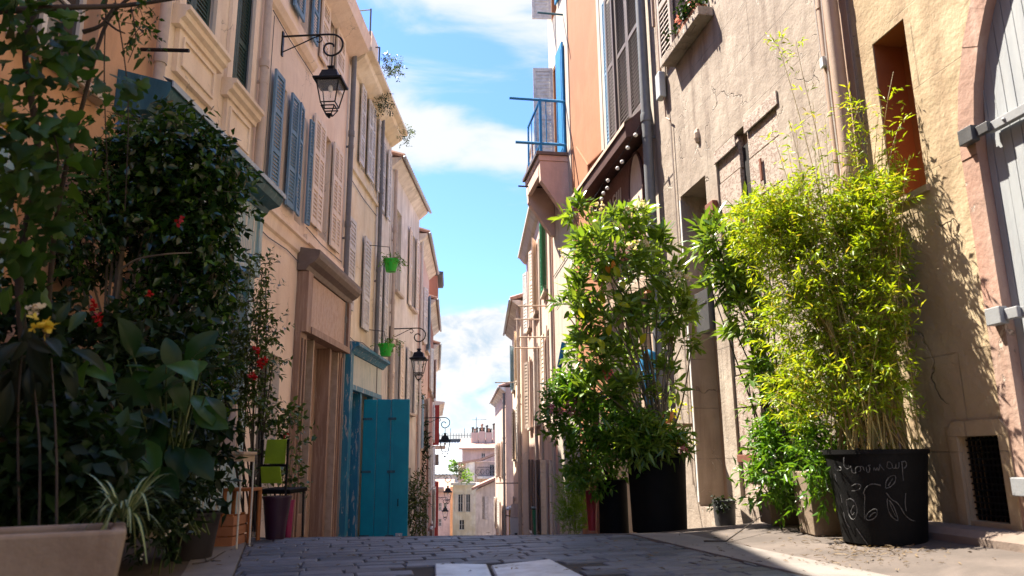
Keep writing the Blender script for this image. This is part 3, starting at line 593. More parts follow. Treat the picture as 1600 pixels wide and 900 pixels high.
# cream house with the teal shop
h = house(FL, 14.8, 'cream house with the blue and teal shop whose door stands open')
wall(FL, 14.782, 17.7, -1.9, 9.5, [(15.2, 15.66, 3.65, 5.65, .2), (16.75, 17.1, 3.5, 5.62, .2), (16.0, 16.32, 7.1, 9.0), (17.0, 17.4, 7.1, 9.0), (15.35, 17.6, -1.7, 2.1, .35)], 'cream_plaster', h)
for a, b_, c, d in ((16.0, 16.32, 7.1, 9.0), (17.0, 17.4, 7.1, 9.0)): glazed(FL, a, b_, c, d, h)
for a, b_, c, d in ((14.95, 15.5, 3.7, 5.65), (16.35, 16.95, 3.5, 5.62)): louver(FL, a, b_, c, d, 'grey_white_shutter', h, v=.05, rails=(.33, .66), pitch=.08)
for a, b_ in ((15.6, 15.98), (16.34, 16.7), (16.72, 16.98), (17.42, 17.68)): louver(FL, a, b_, 7.1, 9.0, 'grey_white_shutter', h, v=.05, rails=(.33, .66), pitch=.08)
quick('string_course', 'cream_plaster', h, lambda m_: m_.fb(FL, 14.9, 17.65, 6.75, 6.85, .002, .06))
quick('cornice', 'cream_plaster', h, lambda m_: m_.prof(FL, 14.78, 17.72, [(.002, 9.0), (.06, 9.02), (.30, 9.2), (.33, 9.3), (.46, 9.34), (.46, 9.42), (.002, 9.6)]))
quick('parapet', 'peach_plaster', h, lambda m_: (m_.fb(FL, 14.8, 17.7, 9.61, 10.25, -.25, .12), m_.fb(FL, 16.2, 16.9, 10.251, 10.7, -.2, .1)))
quick('shop_cornice', 'blue_peeling', h, lambda m_: m_.prof(FL, 15.1, 18.3, [(.003, 2.78), (.16, 2.78), (.24, 2.88), (.32, 2.92), (.32, 2.98), (.003, 3.03)]))
quick('sign_panel', 'washed_sign', h, lambda m_: m_.fb(FL, 15.3, 18.2, 2.16, 2.775, .002, .13))
quick('sign_frame', 'blue_peeling', h, lambda m_: (m_.fb(FL, 15.1, 15.33, -1.7, 2.777, .002, .17), m_.fb(FL, 15.331, 18.2, 2.05, 2.155, .002, .16), m_.fb(FL, 16.2, 16.35, -1.7, 2.05, -.2, .12), m_.fb(FL, 17.3, 17.65, -1.7, 2.05, .002, .14)))
quick('shop_leaf', 'blue_peeling', h, lambda m_: (m_.fb(FL, 15.331, 16.2, -1.7, 2.04, -.14, -.08), m_.fb(FL, 15.45, 15.8, -.2, 1.8, -.079, -.05)))
dr = MB(); pd = FL.P(16.55, 0, .14)      # open door: three boards standing square to the street
x0, y0 = at(566, 700, 16.3).x, 16.3
for i, (a, b_) in enumerate(((0, .29), (.295, .60), (.605, 1.0))):
    dr.hexa([(x0+a, y0-i*.02, gz(16)-.15), (x0+b_, y0-i*.02-.01, gz(16)-.15), (x0+b_, y0+.05-i*.02, gz(16)-.15), (x0+a, y0+.05-i*.02, gz(16)-.15)] + [(x0+a, y0-i*.02, 1.92), (x0+b_, y0-i*.02-.01, 1.91), (x0+b_, y0+.05-i*.02, 1.91), (x0+a, y0+.05-i*.02, 1.92)])
dd = dr.build('open_door', 'teal_door', h, bevel=.012)
for hz_ in (-.9, .4, 1.5): quick('hinge', 'teal_fascia', dd, lambda m_: (m_.box(x0-.01, x0+.2, y0-.016, y0-.001, hz_-.025, hz_+.025), m_.box(x0+.55, x0+.72, y0-.07, y0-.052, hz_-.025, hz_+.025)))
quick('door_handle', 'black_iron', dd, lambda m_: m_.tube([(x0+.80, y0-.055, -.3), (x0+.80, y0-.10, -.3), (x0+.80, y0-.10, -.16), (x0+.80, y0-.055, -.16)], .01, 6))
quick('board_strip', 'teal_door', dd, lambda m_: m_.box(x0+.62, x0+.66, y0-.062, y0-.05, -1.3, 1.9))
quick('lock_plate', 'zinc', dd, lambda m_: (m_.box(x0+.76, x0+.90, y0-.07, y0-.055, -.92, -.84), m_.ball((x0+.83, y0-.075, -.88), .025)))
pipe(FL, 17.68, -1.6, 9.2, .1, .05, 'grey_pipe', h)
quick('roof_railing', 'dark_metal', h, lambda m_: [m_.tube([FL.P(u, 9.5, .2), FL.P(u, 10.4+dz, .2)], .02) for u, dz in ((15.6, .5), (16.6, .1))] + [m_.tube([FL.P(15.6, 10.88, .2), FL.P(15.6, 10.84, -.4)], .015), m_.tube([FL.P(16.6, 10.5, .2), FL.P(16.6, 10.5, -.2)], .015)])
# white house
h = house(FL, 17.7, 'narrow weathered white house beyond the grey drainpipe of the cream house')
wall(FL, 17.702, 19.3, -2.2, 9.45, [(18.25, 18.6, 3.4, 5.6), (18.25, 18.6, 6.8, 8.7), (17.9, 18.6, 1.2, 2.6)], 'white_plaster', h)
glazed(FL, 18.25, 18.6, 3.4, 5.6, h); glazed(FL, 18.25, 18.6, 6.8, 8.7, h); glazed(FL, 17.9, 18.6, 1.2, 2.6, h)
for a, b_ in ((17.85, 18.22), (18.62, 19.0)): louver(FL, a, b_, 3.4, 5.6, 'grey_white_shutter', h, v=.05, pitch=.08); louver(FL, a, b_, 6.8, 8.7, 'grey_white_shutter', h, v=.05, pitch=.08)
quick('cornice', 'cream_plaster', h, lambda m_: m_.prof(FL, 17.72, 19.2, [(.002, 9.0), (.06, 9.02), (.30, 9.2), (.33, 9.3), (.46, 9.34), (.46, 9.42), (.002, 9.6)]))
louver(FL, 19.2, 19.8, .2, 1.9, 'grey_white_shutter', h, v=.05, ang=1.2, hinge='near')

def far_house(fa, u0, u1, ztop, mat, label, floors, shut, eave='tile', over=.30, under='white_plaster', group=None, extras=None, nwin=1, zb=None, ww=.42, back=7):
    h = house(fa, u0, label, group); zb = min(gz(fa.P(u0, 0).y), gz(fa.P(u1, 0).y))-.5 if zb is None else zb
    ops = []; L_ = (u1-u0)/nwin
    for (z0, z1) in floors:
        for i in range(nwin):
            c = u0+L_*(i+.5); ops.append((c-ww, c+ww, z0, z1))
    wall(fa, u0, u1, zb, ztop, ops, mat, h, depth=.18, back=back)
    for k, (a, b_, c, d) in enumerate(ops):
        glazed(fa, a, b_, c, d, h, v=-.14, bars=1)
        s_ = shut[k % len(shut)] if isinstance(shut, (list, tuple)) else shut
        if s_:
            wd = ww*1.0
            louver(fa, a-wd, a-.01, c, d, s_, h, v=.04, pitch=.1, rails=(.5,), ang=rnd.choice((.02, .1, .35)), hinge='far'); louver(fa, b_+.01, b_+wd, c, d, s_, h, v=.04, pitch=.1, rails=(.5,), ang=rnd.choice((.02, .06, .25)), hinge='near')
        sill(fa, a-.08, b_+.08, c, h)
    if eave == 'tile': tile_eave(fa, u0-.05, u1+.05, ztop-.02, h, over=over, under=under)
    else: quick('cornice', eave, h, lambda m_: m_.prof(fa, u0-.02, u1+.02, [(.002, ztop-.35), (.1, ztop-.3), (over*.8, ztop-.12), (over, ztop-.1), (over, ztop), (.002, ztop+.06)]))
    return h
F5 = Fac((XL(19.3), 19.3), (-3.08, 24), 'L'); F6 = Fac((-3.08, 24), (-3.35, 29.5), 'L'); F7 = Fac((-3.35, 29.5), (-3.95, 37), 'L'); F8 = Fac((-3.95, 37), (-5.05, 48), 'L'); F9 = Fac((-5.05, 48), (-6.5, 62), 'L'); F10 = Fac((-6.5, 62), (-8.6, 84), 'L')
h = far_house(F5, .06, F5.L, 8.75, 'white_plaster', 'pale house under a rust-brown tiled eave on the left before the second lantern', [(-1.6, .4), (2.0, 3.9), (5.2, 7.6)], ['grey_white_shutter', None, 'beige_shutter'], nwin=2)
pipe(F5, .3, -2, 8.5, .08, .05, 'stone_pipe', h)
h = far_house(F6, .05, F6.L, 8.0, 'rose_plaster', 'rose plastered house with a white gutter overhanging, behind the second lantern', [(-2.4, -.6), (1.0, 2.8), (4.6, 6.6)], ['grey_white_shutter', 'grey_white_shutter', 'pale_blue_shutter'], nwin=2)
pipe(F6, .3, -3, 7.8, .08, .05, 'white_paint', h)
h = far_house(F7, .05, F7.L, 6.9, 'brick_red_plaster', 'brick red house on the left beyond the second lantern', [(-4.2, -2.2), (-.6, 1.2), (3.4, 5.2)], 'grey_white_shutter', nwin=3)
quick('attic_dormer', 'brick_red_plaster', h, lambda m_: m_.fb(F7, 1.2, 3.6, 6.9, 8.2, -2.0, .3)); quick('dormer_roof', 'dark_metal', h, lambda m_: m_.prof(F7, 1.1, 3.7, [(-2.1, 8.22), (.5, 8.22), (.55, 8.35), (-2.1, 8.7)]))
h = far_house(F8, .05, F8.L, 6.2, 'peach_plaster', 'peach house with a tall red panel by the third lantern', [(-6.2, -4.0), (-2.6, -.8), (1.6, 3.4)], 'grey_white_shutter', nwin=3)
quick('red_board', 'red_panel', h, lambda m_: m_.fb(F8, 6.2, 6.9, -4.6, -.6, .002, .35)); quick('red_board', 'red_panel', h, lambda m_: m_.fb(F8, 5.4, 5.9, 1.4, 3.6, .002, .35))
quick('dark_bracket', 'cornice_brown', h, lambda m_: m_.fb(F8, 5.2, 6.2, .3, .9, .002, .35))
h = far_house(F9, .05, F9.L, 4.2, 'white_plaster', 'grey-white house with stone balcony corbels far down the left side', [(-8, -6), (-4.6, -2.8), (-.8, 1.2)], 'grey_white_shutter', eave='white_plaster', over=.7, nwin=3)
quick('balcony', 'grey_trim', h, lambda m_: (m_.fb(F9, 2, 5, 1.3, 1.5, .002, .8), m_.fb(F9, 7, 10, -1.6, -1.4, .002, .8)))
far_house(F10, .05, F10.L, .6, 'cream_plaster', 'last cream house at the bottom of the left side', [(-10, -8), (-7, -5), (-3.6, -1.6)], 'pale_blue_shutter', nwin=4)

# ================================================================ right side of the street
# near right: yellow house with the arched gate
h = house(FR, 1.2, 'rough yellow plastered house with an arched grey gate and orange window niche')
cx, rz_, ro = -.87, 2.58, 1.65
def arc(r, n=22, a0=0, a1=180): return [(cx + r*math.cos(math.radians(a0+(a1-a0)*i/n)), rz_ + r*1.12*math.sin(math.radians(a0+(a1-a0)*i/n))) for i in range(n+1)]
GU0, GU1 = cx-ro, cx+ro
# wall in panels round the arch
wm = MB(); P = FR.P
ops = [(1.15, 1.53, 2.54, 3.90, .3), (.82, 1.17, .22, .76, .16)]
us = sorted({GU1, 1.75, *[x for o in ops for x in o[:2]]}); zs = sorted({-.2, 12.5, *[x for o in ops for x in o[2:4]]})
for a, b_ in zip(us, us[1:]):
    for c, d in zip(zs, zs[1:]):
        if any(o[0] < (a+b_)/2 < o[1] and o[2] < (c+d)/2 < o[3] for o in ops): continue
        wm.add([P(a, c), P(b_, c), P(b_, d), P(a, d)], [(0, 1, 2, 3)])
for a, b_, c, d, dp in ops:
    q = [P(a, c), P(b_, c), P(b_, d), P(a, d)]; r = [P(a, c, -dp), P(b_, c, -dp), P(b_, d, -dp), P(a, d, -dp)]
    wm.add(q+r, [(0, 1, 5, 4), (1, 2, 6, 5), (2, 3, 7, 6), (3, 0, 4, 7), (4, 5, 6, 7)])
A = arc(ro); 
for (a, za), (b_, zb_) in zip(A, A[1:]): wm.add([P(a, za), P(b_, zb_), P(b_, 12.5), P(a, 12.5)], [(0, 1, 2, 3)])
wm.add([P(-28, -.2), P(GU0, -.2), P(GU0, 12.5), P(-28, 12.5)], [(0, 1, 2, 3)])
wm.add([P(-28, -.2, -7), P(1.75, -.2, -7), P(1.75, 12.5, -7), P(-28, 12.5, -7), P(-28, -.2), P(1.75, -.2), P(1.75, 12.5), P(-28, 12.5)], [(0, 1, 2, 3), (1, 5, 6, 2), (0, 4, 7, 3), (2, 6, 7, 3)])
off = wloc(h); me = bpy.data.meshes.new('wall'); me.from_pydata([tuple(Vector(v)-off) for v in wm.v], [], wm.f); me.update(); link('wall', me, 'yellow_plaster', h)
# stone surround
sm_ = MB(); Ai = arc(ro-.14); Ao = [(cx+ro, -.2)] + A + [(cx-ro, -.2)]; Ai = [(cx+ro-.14, -.2)] + Ai + [(cx-ro+.14, -.2)]
for i in range(len(Ao)-1):
    (a, za), (b_, zb_), (c, zc), (d, zd) = Ao[i], Ao[i+1], Ai[i+1], Ai[i]
    j = rnd.uniform(0, .008); f_ = .012+j
    sm_.add([P(a, za, f_), P(b_, zb_, f_), P(c, zc, f_), P(d, zd, f_), P(a, za, -.3), P(b_, zb_, -.3), P(c, zc, -.25), P(d, zd, -.25)], [(0, 1, 2, 3), (3, 2, 6, 7), (0, 4, 5, 1)])
sm_.build('arch_surround', 'pink_stone', h)
gt = MB(); Ri = ro-.14
u = cx-Ri
while u < cx+Ri-.01:
    w_ = .078; b_ = min(u+w_, cx+Ri); k = lambda x: rz_ + 1.12*math.sqrt(max(0, Ri**2-(x-cx)**2))
    g0 = -.055 + rnd.uniform(-.003, .003)
    gt.add([P(u+.003, -.1, g0), P(b_-.003, -.1, g0), P(b_-.003, k(b_), g0), P(u+.003, k(u), g0), P(u+.003, -.1, -.1), P(b_-.003, -.1, -.1), P(b_-.003, k(b_), -.1), P(u+.003, k(u), -.1)], [(0, 1, 2, 3), (0, 3, 7, 4), (1, 5, 6, 2)])
    u += w_
gate = gt.build('gate', 'gate_grey', h)
quick('gate_back', 'shade_black', gate, lambda m_: m_.prism(FR, [(cx+Ri, -.1)] + arc(Ri, 16) + [(cx-Ri, -.1)], -.16, -.115))
for z in (2.71, 1.49, .45):
    quick('hinge_strap', 'gate_strap', gate, lambda m_: (m_.fb(FR, -.75, .55, z-.032, z+.032, -.03, .012), [m_.ball(FR.P(.4-.22*i, z, .012), .014, 8) for i in range(5)]), bevel=.004)
    for q in ((.60, .72, .055, .075), (.50, .599, .036, .045), (-.1, .05, .045, .04)): quick('hinge_block', 'dark_metal' if z > 2 else 'gate_strap', gate, lambda m_: m_.fb(FR, q[0], q[1], z-q[2], z+q[2], .014, q[3]), bevel=.006)
quick('niche_panel', 'orange_recess', h, lambda m_: (m_.fb(FR, 1.151, 1.529, 2.541, 3.899, -.298, -.26), m_.add([P(1.15, 2.54, -.26), P(1.15, 3.9, -.26), P(1.15, 3.9, -.012), P(1.15, 2.54, -.012), P(1.154, 2.544, -.26), P(1.154, 3.896, -.26), P(1.154, 3.896, -.012), P(1.154, 2.544, -.012)], [(4, 5, 6, 7)]), m_.fb(FR, 1.526, 1.5295, 2.545, 3.895, -.26, -.012), m_.fb(FR, 1.155, 1.525, 3.895, 3.899, -.26, -.012)))
quick('niche_sill', 'yellow_plaster', h, lambda m_: m_.fb(FR, 1.12, 1.56, 2.50, 2.545, .002, .03))
gr = MB(); gr.fb(FR, .83, 1.16, .23, .75, -.15, -.145)
for i in range(9): u = .845+i*.038; gr.fb(FR, u, u+.010, .225, .755, -.06, -.045)
for i in range(13): z = .25+i*.040; gr.fb(FR, .825, 1.165, z, z+.010, -.044, -.034)
gr.build('cellar_grating', 'black_iron', h)
quick('grating_surround', 'yellow_plaster', h, lambda m_: (m_.prism(FR, [(.74, .762), (1.25, .762), (1.25, .80), (1.2, .86), (.79, .86), (.74, .80)], .002, .025), m_.fb(FR, 1.171, 1.25, .16, .76, .002, .025), m_.fb(FR, .74, .819, .16, .76, .002, .025)))
quick('plinth', 'plinth_stone', h, lambda m_: (m_.prof(FR, -3, 1.55, [(.002, -.1), (.22, -.1), (.22, .14), (.18, .18), (.002, .19)]), m_.prof(FR, 1.56, 1.9, [(.002, -.1), (.15, -.1), (.13, .17), (.002, .18)])), bevel=.015)
# rosy grey house
h = house(FR, 3.0, 'rosy grey rendered house with scored blocks, bricked-up shop opening and two big drainpipes')
WO = [(4.35, 5.36, 6.02, 8.2, .3), (4.82, 5.62, .05, 4.05, .38), (3.05, 4.5, .2, 4.22, .1)]
wall(FR, 1.752, 6.42, -.6, 12.2, WO, 'rosy_grey_plaster', h)
glazed(FR, 4.35, 5.36, 6.02, 8.2, h, v=-.24)
quick('sill', 'rosy_grey_plaster', h, lambda m_: m_.fb(FR, 4.25, 5.52, 5.90, 6.02, .002, .20), bevel=.01)
louver(FR, 5.38, 5.86, 6.08, 8.3, 'taupe_shutter', h, v=.04, rails=(.4,), pitch=.07, th=.045)
quick('corner_strip', 'pink_pipe', h, lambda m_: m_.fb(FR, 1.78, 2.18, 0, 12, .002, .012))
pipe(FR, 1.86, .12, 12, .10, .062, 'pink_pipe', h); pipe(FR, 2.06, .12, 12, .06, .035, 'pink_pipe', h)
quick('cable', 'white_paint', h, lambda m_: (m_.tube([FR.P(2.19+.01*math.sin(z*3), z, .02) for z in [i*.3 for i in range(1, 38)]], .007, 5), m_.tube([FR.P(1.98+.015*math.sin(z*2.1), z, .1) for z in [i*.3 for i in range(3, 38)]], .009, 5)))
quick('cable_clip', 'zinc', h, lambda m_: m_.box(*[c for k in range(3) for c in sorted((FR.P(2.03, 4.0, .1)[k]-.03, FR.P(2.03, 4.0, .1)[k]+.03+.03*(k == 2)))]))
quick('side_door', 'pink_pipe', h, lambda m_: (m_.fb(FR, 4.82, 5.62, .05, 3.2, -.37, -.33), m_.fb(FR, 4.82, 5.62, 3.2, 3.3, -.37, -.28), m_.fb(FR, 4.95, 5.5, .3, 1.5, -.329, -.31), m_.fb(FR, 4.95, 5.5, 1.7, 3.0, -.329, -.31)))
quick('mailbox', 'dark_metal', h, lambda m_: (m_.fb(FR, 4.86, 5.24, 2.12, 2.62, -.1, .06), m_.fb(FR, 4.9, 5.2, 2.45, 2.48, .061, .07)), bevel=.008)
quick('junction_box', 'zinc', h, lambda m_: m_.fb(FR, 5.83, 6.0, 5.62, 6.02, .02, .12), bevel=.02)
quick('conduit', 'pink_pipe', h, lambda m_: (m_.tube([FR.P(5.92, 6.02, .06), FR.P(5.92, 9, .06)], .02), m_.tube([FR.P(5.86, 5.62, .05), FR.P(5.84, 5.3, .05), FR.P(5.7, 5.2, .05)], .012), m_.tube([FR.P(6.12, 6.9, .04), FR.P(6.12, 12, .04)], .025)))
quick('door_edge', 'white_paint', h, lambda m_: m_.fb(FR, 5.61, 5.65, .1, 4.0, .002, .012))
# bricked-up opening: chipped white boards in courses
bo = MB(); zc = .2; k = 0
while zc < 4.2:
    hh = (.52, .44, .36, .48)[k % 4]; zt_ = min(zc+hh, 4.2)
    d0 = rnd.uniform(-.03, .0)
    bo.fb(FR, 3.06, 3.72, zc+.006, zt_-.006, -.095, d0); bo.fb(FR, 3.95, 4.48, zc+.006, zt_-.006, -.095, d0+rnd.uniform(-.015, .015)); zc = zt_; k += 1
bo.build('boarding', 'chipped_white', h, bevel=.008)
quick('gap', 'shade_black', h, lambda m_: m_.fb(FR, 3.72, 3.95, .21, 4.05, -.099, -.07))  # solid strip; the shade of the recess is in its black colour
quick('lintel', 'chipped_white', h, lambda m_: (m_.fb(FR, 3.0, 3.72, 4.10, 4.26, .002, .022), m_.fb(FR, 3.95, 4.52, 4.06, 4.2, .002, .018)), bevel=.01)
for q in ((4.52, 4.74, 3.42, 3.62, .07), (4.05, 4.4, .58, .66, .06), (3.42, 3.46, 3.45, 3.7, .02), (3.86, 3.97, 3.0, 3.3, .03)): quick('rusty_hinge', 'rusty_iron', h, lambda m_: m_.fb(FR, q[0], q[1], q[2], q[3], .002, q[4]), bevel=.006)
quick('wall_ornament', 'pale_wood', h, lambda m_: m_.ball(FR.P(4.93, 4.62, .01), .05, 10, .11))
# shop house with the brown canopy
h = house(FR, 7.5, 'off-white house with tall brown shutters above the brown shop canopy')
wall(FR, 6.422, 8.95, -1.0, 12.3, [(6.75, 8.0, 5.9, 8.9, .12), (6.7, 8.7, -.6, 3.1, .3)], 'off_white_plaster', h)
for a, b_ in ((6.77, 7.38), (7.385, 7.98)): louver(FR, a, b_, 5.95, 8.88, 'brown_shutter', h, v=-.02, rails=(.5,), pitch=.07, th=.05)
louver(FR, 8.02, 8.45, 5.95, 8.88, 'brown_shutter', h, v=.03, rails=(.5,), pitch=.07)
louver(FR, 8.46, 8.60, 5.95, 8.88, 'pale_blue_shutter', h, v=.03, rails=(.5,), pitch=.07)
pipe(FR, 6.42, 0, 12.2, .12, .075, 'grey_pipe', h, step=2.4)
quick('canopy', 'awning_brown', h, lambda m_: m_.prof(FR, 6.55, 9.9, [(.003, 5.40), (.40, 5.30), (.42, 5.50), (.40, 5.53), (.003, 5.92)]), bevel=.006)
quick('canopy_flashing', 'pale_wood', h, lambda m_: m_.prof(FR, 6.53, 9.92, [(.30, 5.635), (.43, 5.54), (.44, 5.47), (.432, 5.47), (.425, 5.53), (.30, 5.625)]))
quick('sign_board', 'sign_brown', h, lambda m_: (m_.fb(FR, 6.6, 9.6, 3.9, 5.3, .002, .08), m_.fb(FR, 6.6, 9.6, 3.8, 3.9, .002, .12)))
quick('sign_oval', 'sign_cream', h, lambda m_: m_.prism(FR, [(7.07+.30*math.cos(2*math.pi*i/28), 4.62+.64*math.sin(2*math.pi*i/28)) for i in range(28)], .082, .10))
quick('sign_oval_frame', 'awning_brown', h, lambda m_: m_.tube([FR.P(7.07+.32*math.cos(2*math.pi*i/28), 4.62+.66*math.sin(2*math.pi*i/28), .1) for i in range(29)], .022, 6))
cu = bpy.data.curves.new('sign_lettering', 'FONT'); cu.body = 'BRASIII'; cu.size = .42; cu.extrude = .006
to = bpy.data.objects.new('tmp', cu); COL.objects.link(to); bpy.context.view_layer.update()
tme = bpy.data.meshes.new_from_object(to.evaluated_get(bpy.context.evaluated_depsgraph_get())); COL.objects.unlink(to)
tm = Matrix.Identity(4); ax = -FR.u; o3 = FR.P(9.1, 4.72, .09)   # reads from far to near as seen from the street
tm.col[0][:3] = ax; tm.col[1][:3] = Vector((0, 0, 1)); tm.col[2][:3] = FR.n; tm.col[3][:3] = o3 - wloc(h)
tme.transform(tm); link('sign_lettering', tme, 'sign_cream', h)
quick('shopfront', 'pale_wood', h, lambda m_: (m_.fb(FR, 6.55, 6.7, -.6, 4.0, .002, .14), m_.fb(FR, 7.3, 7.42, -.6, 3.1, -.1, .06), m_.fb(FR, 8.0, 8.1, -.6, 3.1, -.1, .06), m_.fb(FR, 8.7, 8.85, -.6, 4.0, .002, .14), m_.fb(FR, 6.7, 8.7, 3.1, 3.25, .002, .12)))
quick('shop_panel', 'sign_cream', h, lambda m_: (m_.fb(FR, 6.72, 7.28, -.5, .9, -.12, .0), m_.fb(FR, 7.44, 7.98, -.5, .9, -.12, .0)))
quick('shop_glass', 'glass', h, lambda m_: m_.fb(FR, 6.72, 8.68, .9, 3.08, -.15, -.14))
# apricot house with the balcony
h = house(FR, 11, 'apricot house with white edges and a bright blue balcony railing')
wall(FR, 8.952, 13.4, -1.6, 13.0, [(9.6, 10.6, -1, 1.8), (12.4, 12.94, 7.25, 9.9), (12.4, 12.94, 11.3, 13.0)], 'apricot_plaster', h)
quick('door', 'brown_shutter', h, lambda m_: m_.fb(FR, 9.61, 10.59, -1, 1.79, -.2, -.15))
quick('white_edge', 'off_white_plaster', h, lambda m_: (m_.fb(FR, 8.953, 9.12, 3, 13, .002, .012), m_.fb(FR, 11.40, 11.72, -1.5, 13, .002, .02), m_.fb(FR, 11.721, 12.38, -1.5, 13, .002, .01), m_.fb(FR, 12.96, 13.395, -1.5, 13, .002, .01), m_.fb(FR, 12.381, 12.959, -1.5, 7.2, .002, .01), m_.fb(FR, 12.381, 12.959, 9.95, 11.25, .002, .01)))
glazed(FR, 12.4, 12.94, 7.25, 9.9, h); glazed(FR, 12.4, 12.94, 11.3, 12.98, h)
louver(FR, 12.9, 13.38, 7.3, 9.95, 'grey_white_shutter', h, v=.03, ang=1.45, hinge='near', pitch=.09, rails=(.5,), label='pale louvred shutter swung out over the balcony')
louver(FR, 12.9, 13.38, 11.3, 12.95, 'grey_white_shutter', h, v=.03, ang=1.45, hinge='near', pitch=.09, rails=(.5,))
quick('wall_pipework', 'apricot_plaster', h, lambda m_: [m_.tube([FR.P(*FR.uz(x, y, .02), .02) for x, y in q], .022, 6) for q in (((901, 230), (919, 258), (920, 282)), ((942, 236), (919, 258)), ((920, 282), (903, 300), (895, 315)))])
quick('blue_shutter', 'bright_blue', h, lambda m_: (m_.fb(FR, 11.74, 12.38, 7.25, 10.0, .035, .08), m_.fb(FR, 11.82, 12.3, 7.4, 9.85, .081, .09), m_.fb(FR, 11.74, 12.3, 11.3, 12.9, .035, .08)), bevel=.006)
b_ = quick('balcony', 'rose_plaster', h, lambda m_: (m_.fb(FR, 11.62, 13.3, 7.0, 7.13, .012, .68), m_.prof(FR, 11.64, 11.82, [(.012, 5.75), (.10, 5.75), (.64, 6.55), (.66, 6.999), (.012, 6.999)]), m_.prof(FR, 13.1, 13.28, [(.012, 5.75), (.10, 5.75), (.64, 6.55), (.66, 6.999), (.012, 6.999)]), m_.fb(FR, 11.82, 13.1, 6.7, 6.999, .56, .66)), bevel=.01)
quick('balcony_slab', 'brown_shutter', b_, lambda m_: m_.fb(FR, 11.58, 13.34, 7.131, 7.2, .012, .74))
def rail(m_):
    for z, o_ in ((7.45, .55), (8.5, .68)):
        m_.tube([FR.P(11.75, z, .0), FR.P(11.75, z, .62+o_)], .032, 6); m_.tube([FR.P(11.75, z, .60), FR.P(13.2, z, .60)], .028, 6)
    m_.tube([FR.P(11.75, 7.2, .60), FR.P(11.75, 8.52, .60)], .034, 6); m_.tube([FR.P(13.2, 7.2, .60), FR.P(13.2, 8.52, .60)], .024, 6)
    for i in (1, 3): m_.tube([FR.P(11.75, 7.45, .6-.13*i), FR.P(11.75, 8.5, .6-.13*i)], .012, 6)
    for i in (4, 8): m_.tube([FR.P(11.75+.13*i, 7.45, .6), FR.P(11.75+.13*i, 8.5, .6)], .010, 6)
quick('balcony_railing', 'bright_blue', b_, rail)
quick('upper_rail', 'teal_fascia', h, lambda m_: m_.tube([FR.P(11.75, 10.7, 0), FR.P(11.75, 10.7, .62)], .025, 6)); quick('drying_bar', 'black_iron', h, lambda m_: m_.tube([FR.P(13.0, 6.9, 0), FR.P(13.0, 6.9, .9)], .02, 6))
FR5 = Fac((XR(17.4), 17.4), (.52, 26), 'R'); FR6 = Fac((.30, 26), (-.02, 33.5), 'R'); FR7 = Fac((-.42, 43), (-1.35, 56), 'R')
h = far_house(FR5, .02, FR5.L, 7.75, 'rose_plaster', 'rose house with green and brown shutters below a stone eave, past the blue balcony', [(-1.6, .6), (1.6, 3.8), (4.8, 6.9)], ['beige_shutter', 'taupe_shutter', 'brown_shutter', 'beige_shutter', 'grey_white_shutter', 'taupe_shutter', 'green_shutter', 'beige_shutter', 'grey_white_shutter'], nwin=3, eave='off_white_plaster', over=.30)
quick('pale_strip', 'off_white_plaster', h, lambda m_: (m_.fb(FR5, .1, .5, -2, 6.7, .002, .05), m_.fb(FR5, 3.0, 3.2, -3, 6.7, .002, .05)))
quick('terrace_frame', 'pale_wood', h, lambda m_: ([m_.tube([FR5.P(u, 7.7, v), FR5.P(u, 8.4, v)], .03, 6) for u in (.3, 2.2) for v in (.4, -1)], m_.tube([FR5.P(.3, 8.4, .4), FR5.P(2.2, 8.4, .4)], .03, 6), m_.tube([FR5.P(.3, 8.4, .4), FR5.P(.3, 8.4, -1)], .03, 6), m_.tube([FR5.P(2.2, 8.4, .4), FR5.P(2.2, 8.4, -1)], .03, 6), m_.tube([FR5.P(.3, 8.05, .4), FR5.P(2.2, 8.05, .4)], .015, 6)))
for u, z in ((1.2, 4.4), (1.2, 3.6), (3.1, 4.4), (3.1, 3.6)): quick('drying_bar', 'pale_wood', h, lambda m_: m_.tube([FR5.P(u, z, 0), FR5.P(u, z, .75)], .02, 5))
pipe(FR5, 4.4, -3, 6.9, .08, .05, 'off_white_pipe' if 'off_white_pipe' in MATS else 'stone_pipe', h)
h = far_house(FR6, .02, FR6.L, 6.1, 'peach_plaster', 'peach house with pale blue shutters halfway down the right side', [(-2.9, -.9), (.6, 2.6), (3.4, 5.2)], ['beige_shutter', 'taupe_shutter', 'grey_white_shutter', 'brown_shutter', 'beige_shutter', 'pale_blue_shutter'], nwin=2, eave='tile', over=.32)
for u, z in ((1, 3.3), (1, -.2), (2.5, -2.4), (2.5, -2.1)): quick('drying_bar', 'wire', h, lambda m_: m_.tube([FR6.P(u, z, 0), FR6.P(u, z, .9)], .02, 5))
pipe(FR6, .25, -4, 6, .09, .06, 'stone_pipe', h)
h = far_house(FR7, .05, FR7.L, 4.6, 'rose_plaster', 'pink gabled house with a shaded drainpipe standing further down on the right', [(-7.5, -5.5), (-4, -2), (-.5, 1.6)], 'grey_white_shutter', nwin=3, eave='tile', over=.35)
pipe(FR7, .3, -7, 4.3, .1, .07, 'grey_pipe', h)

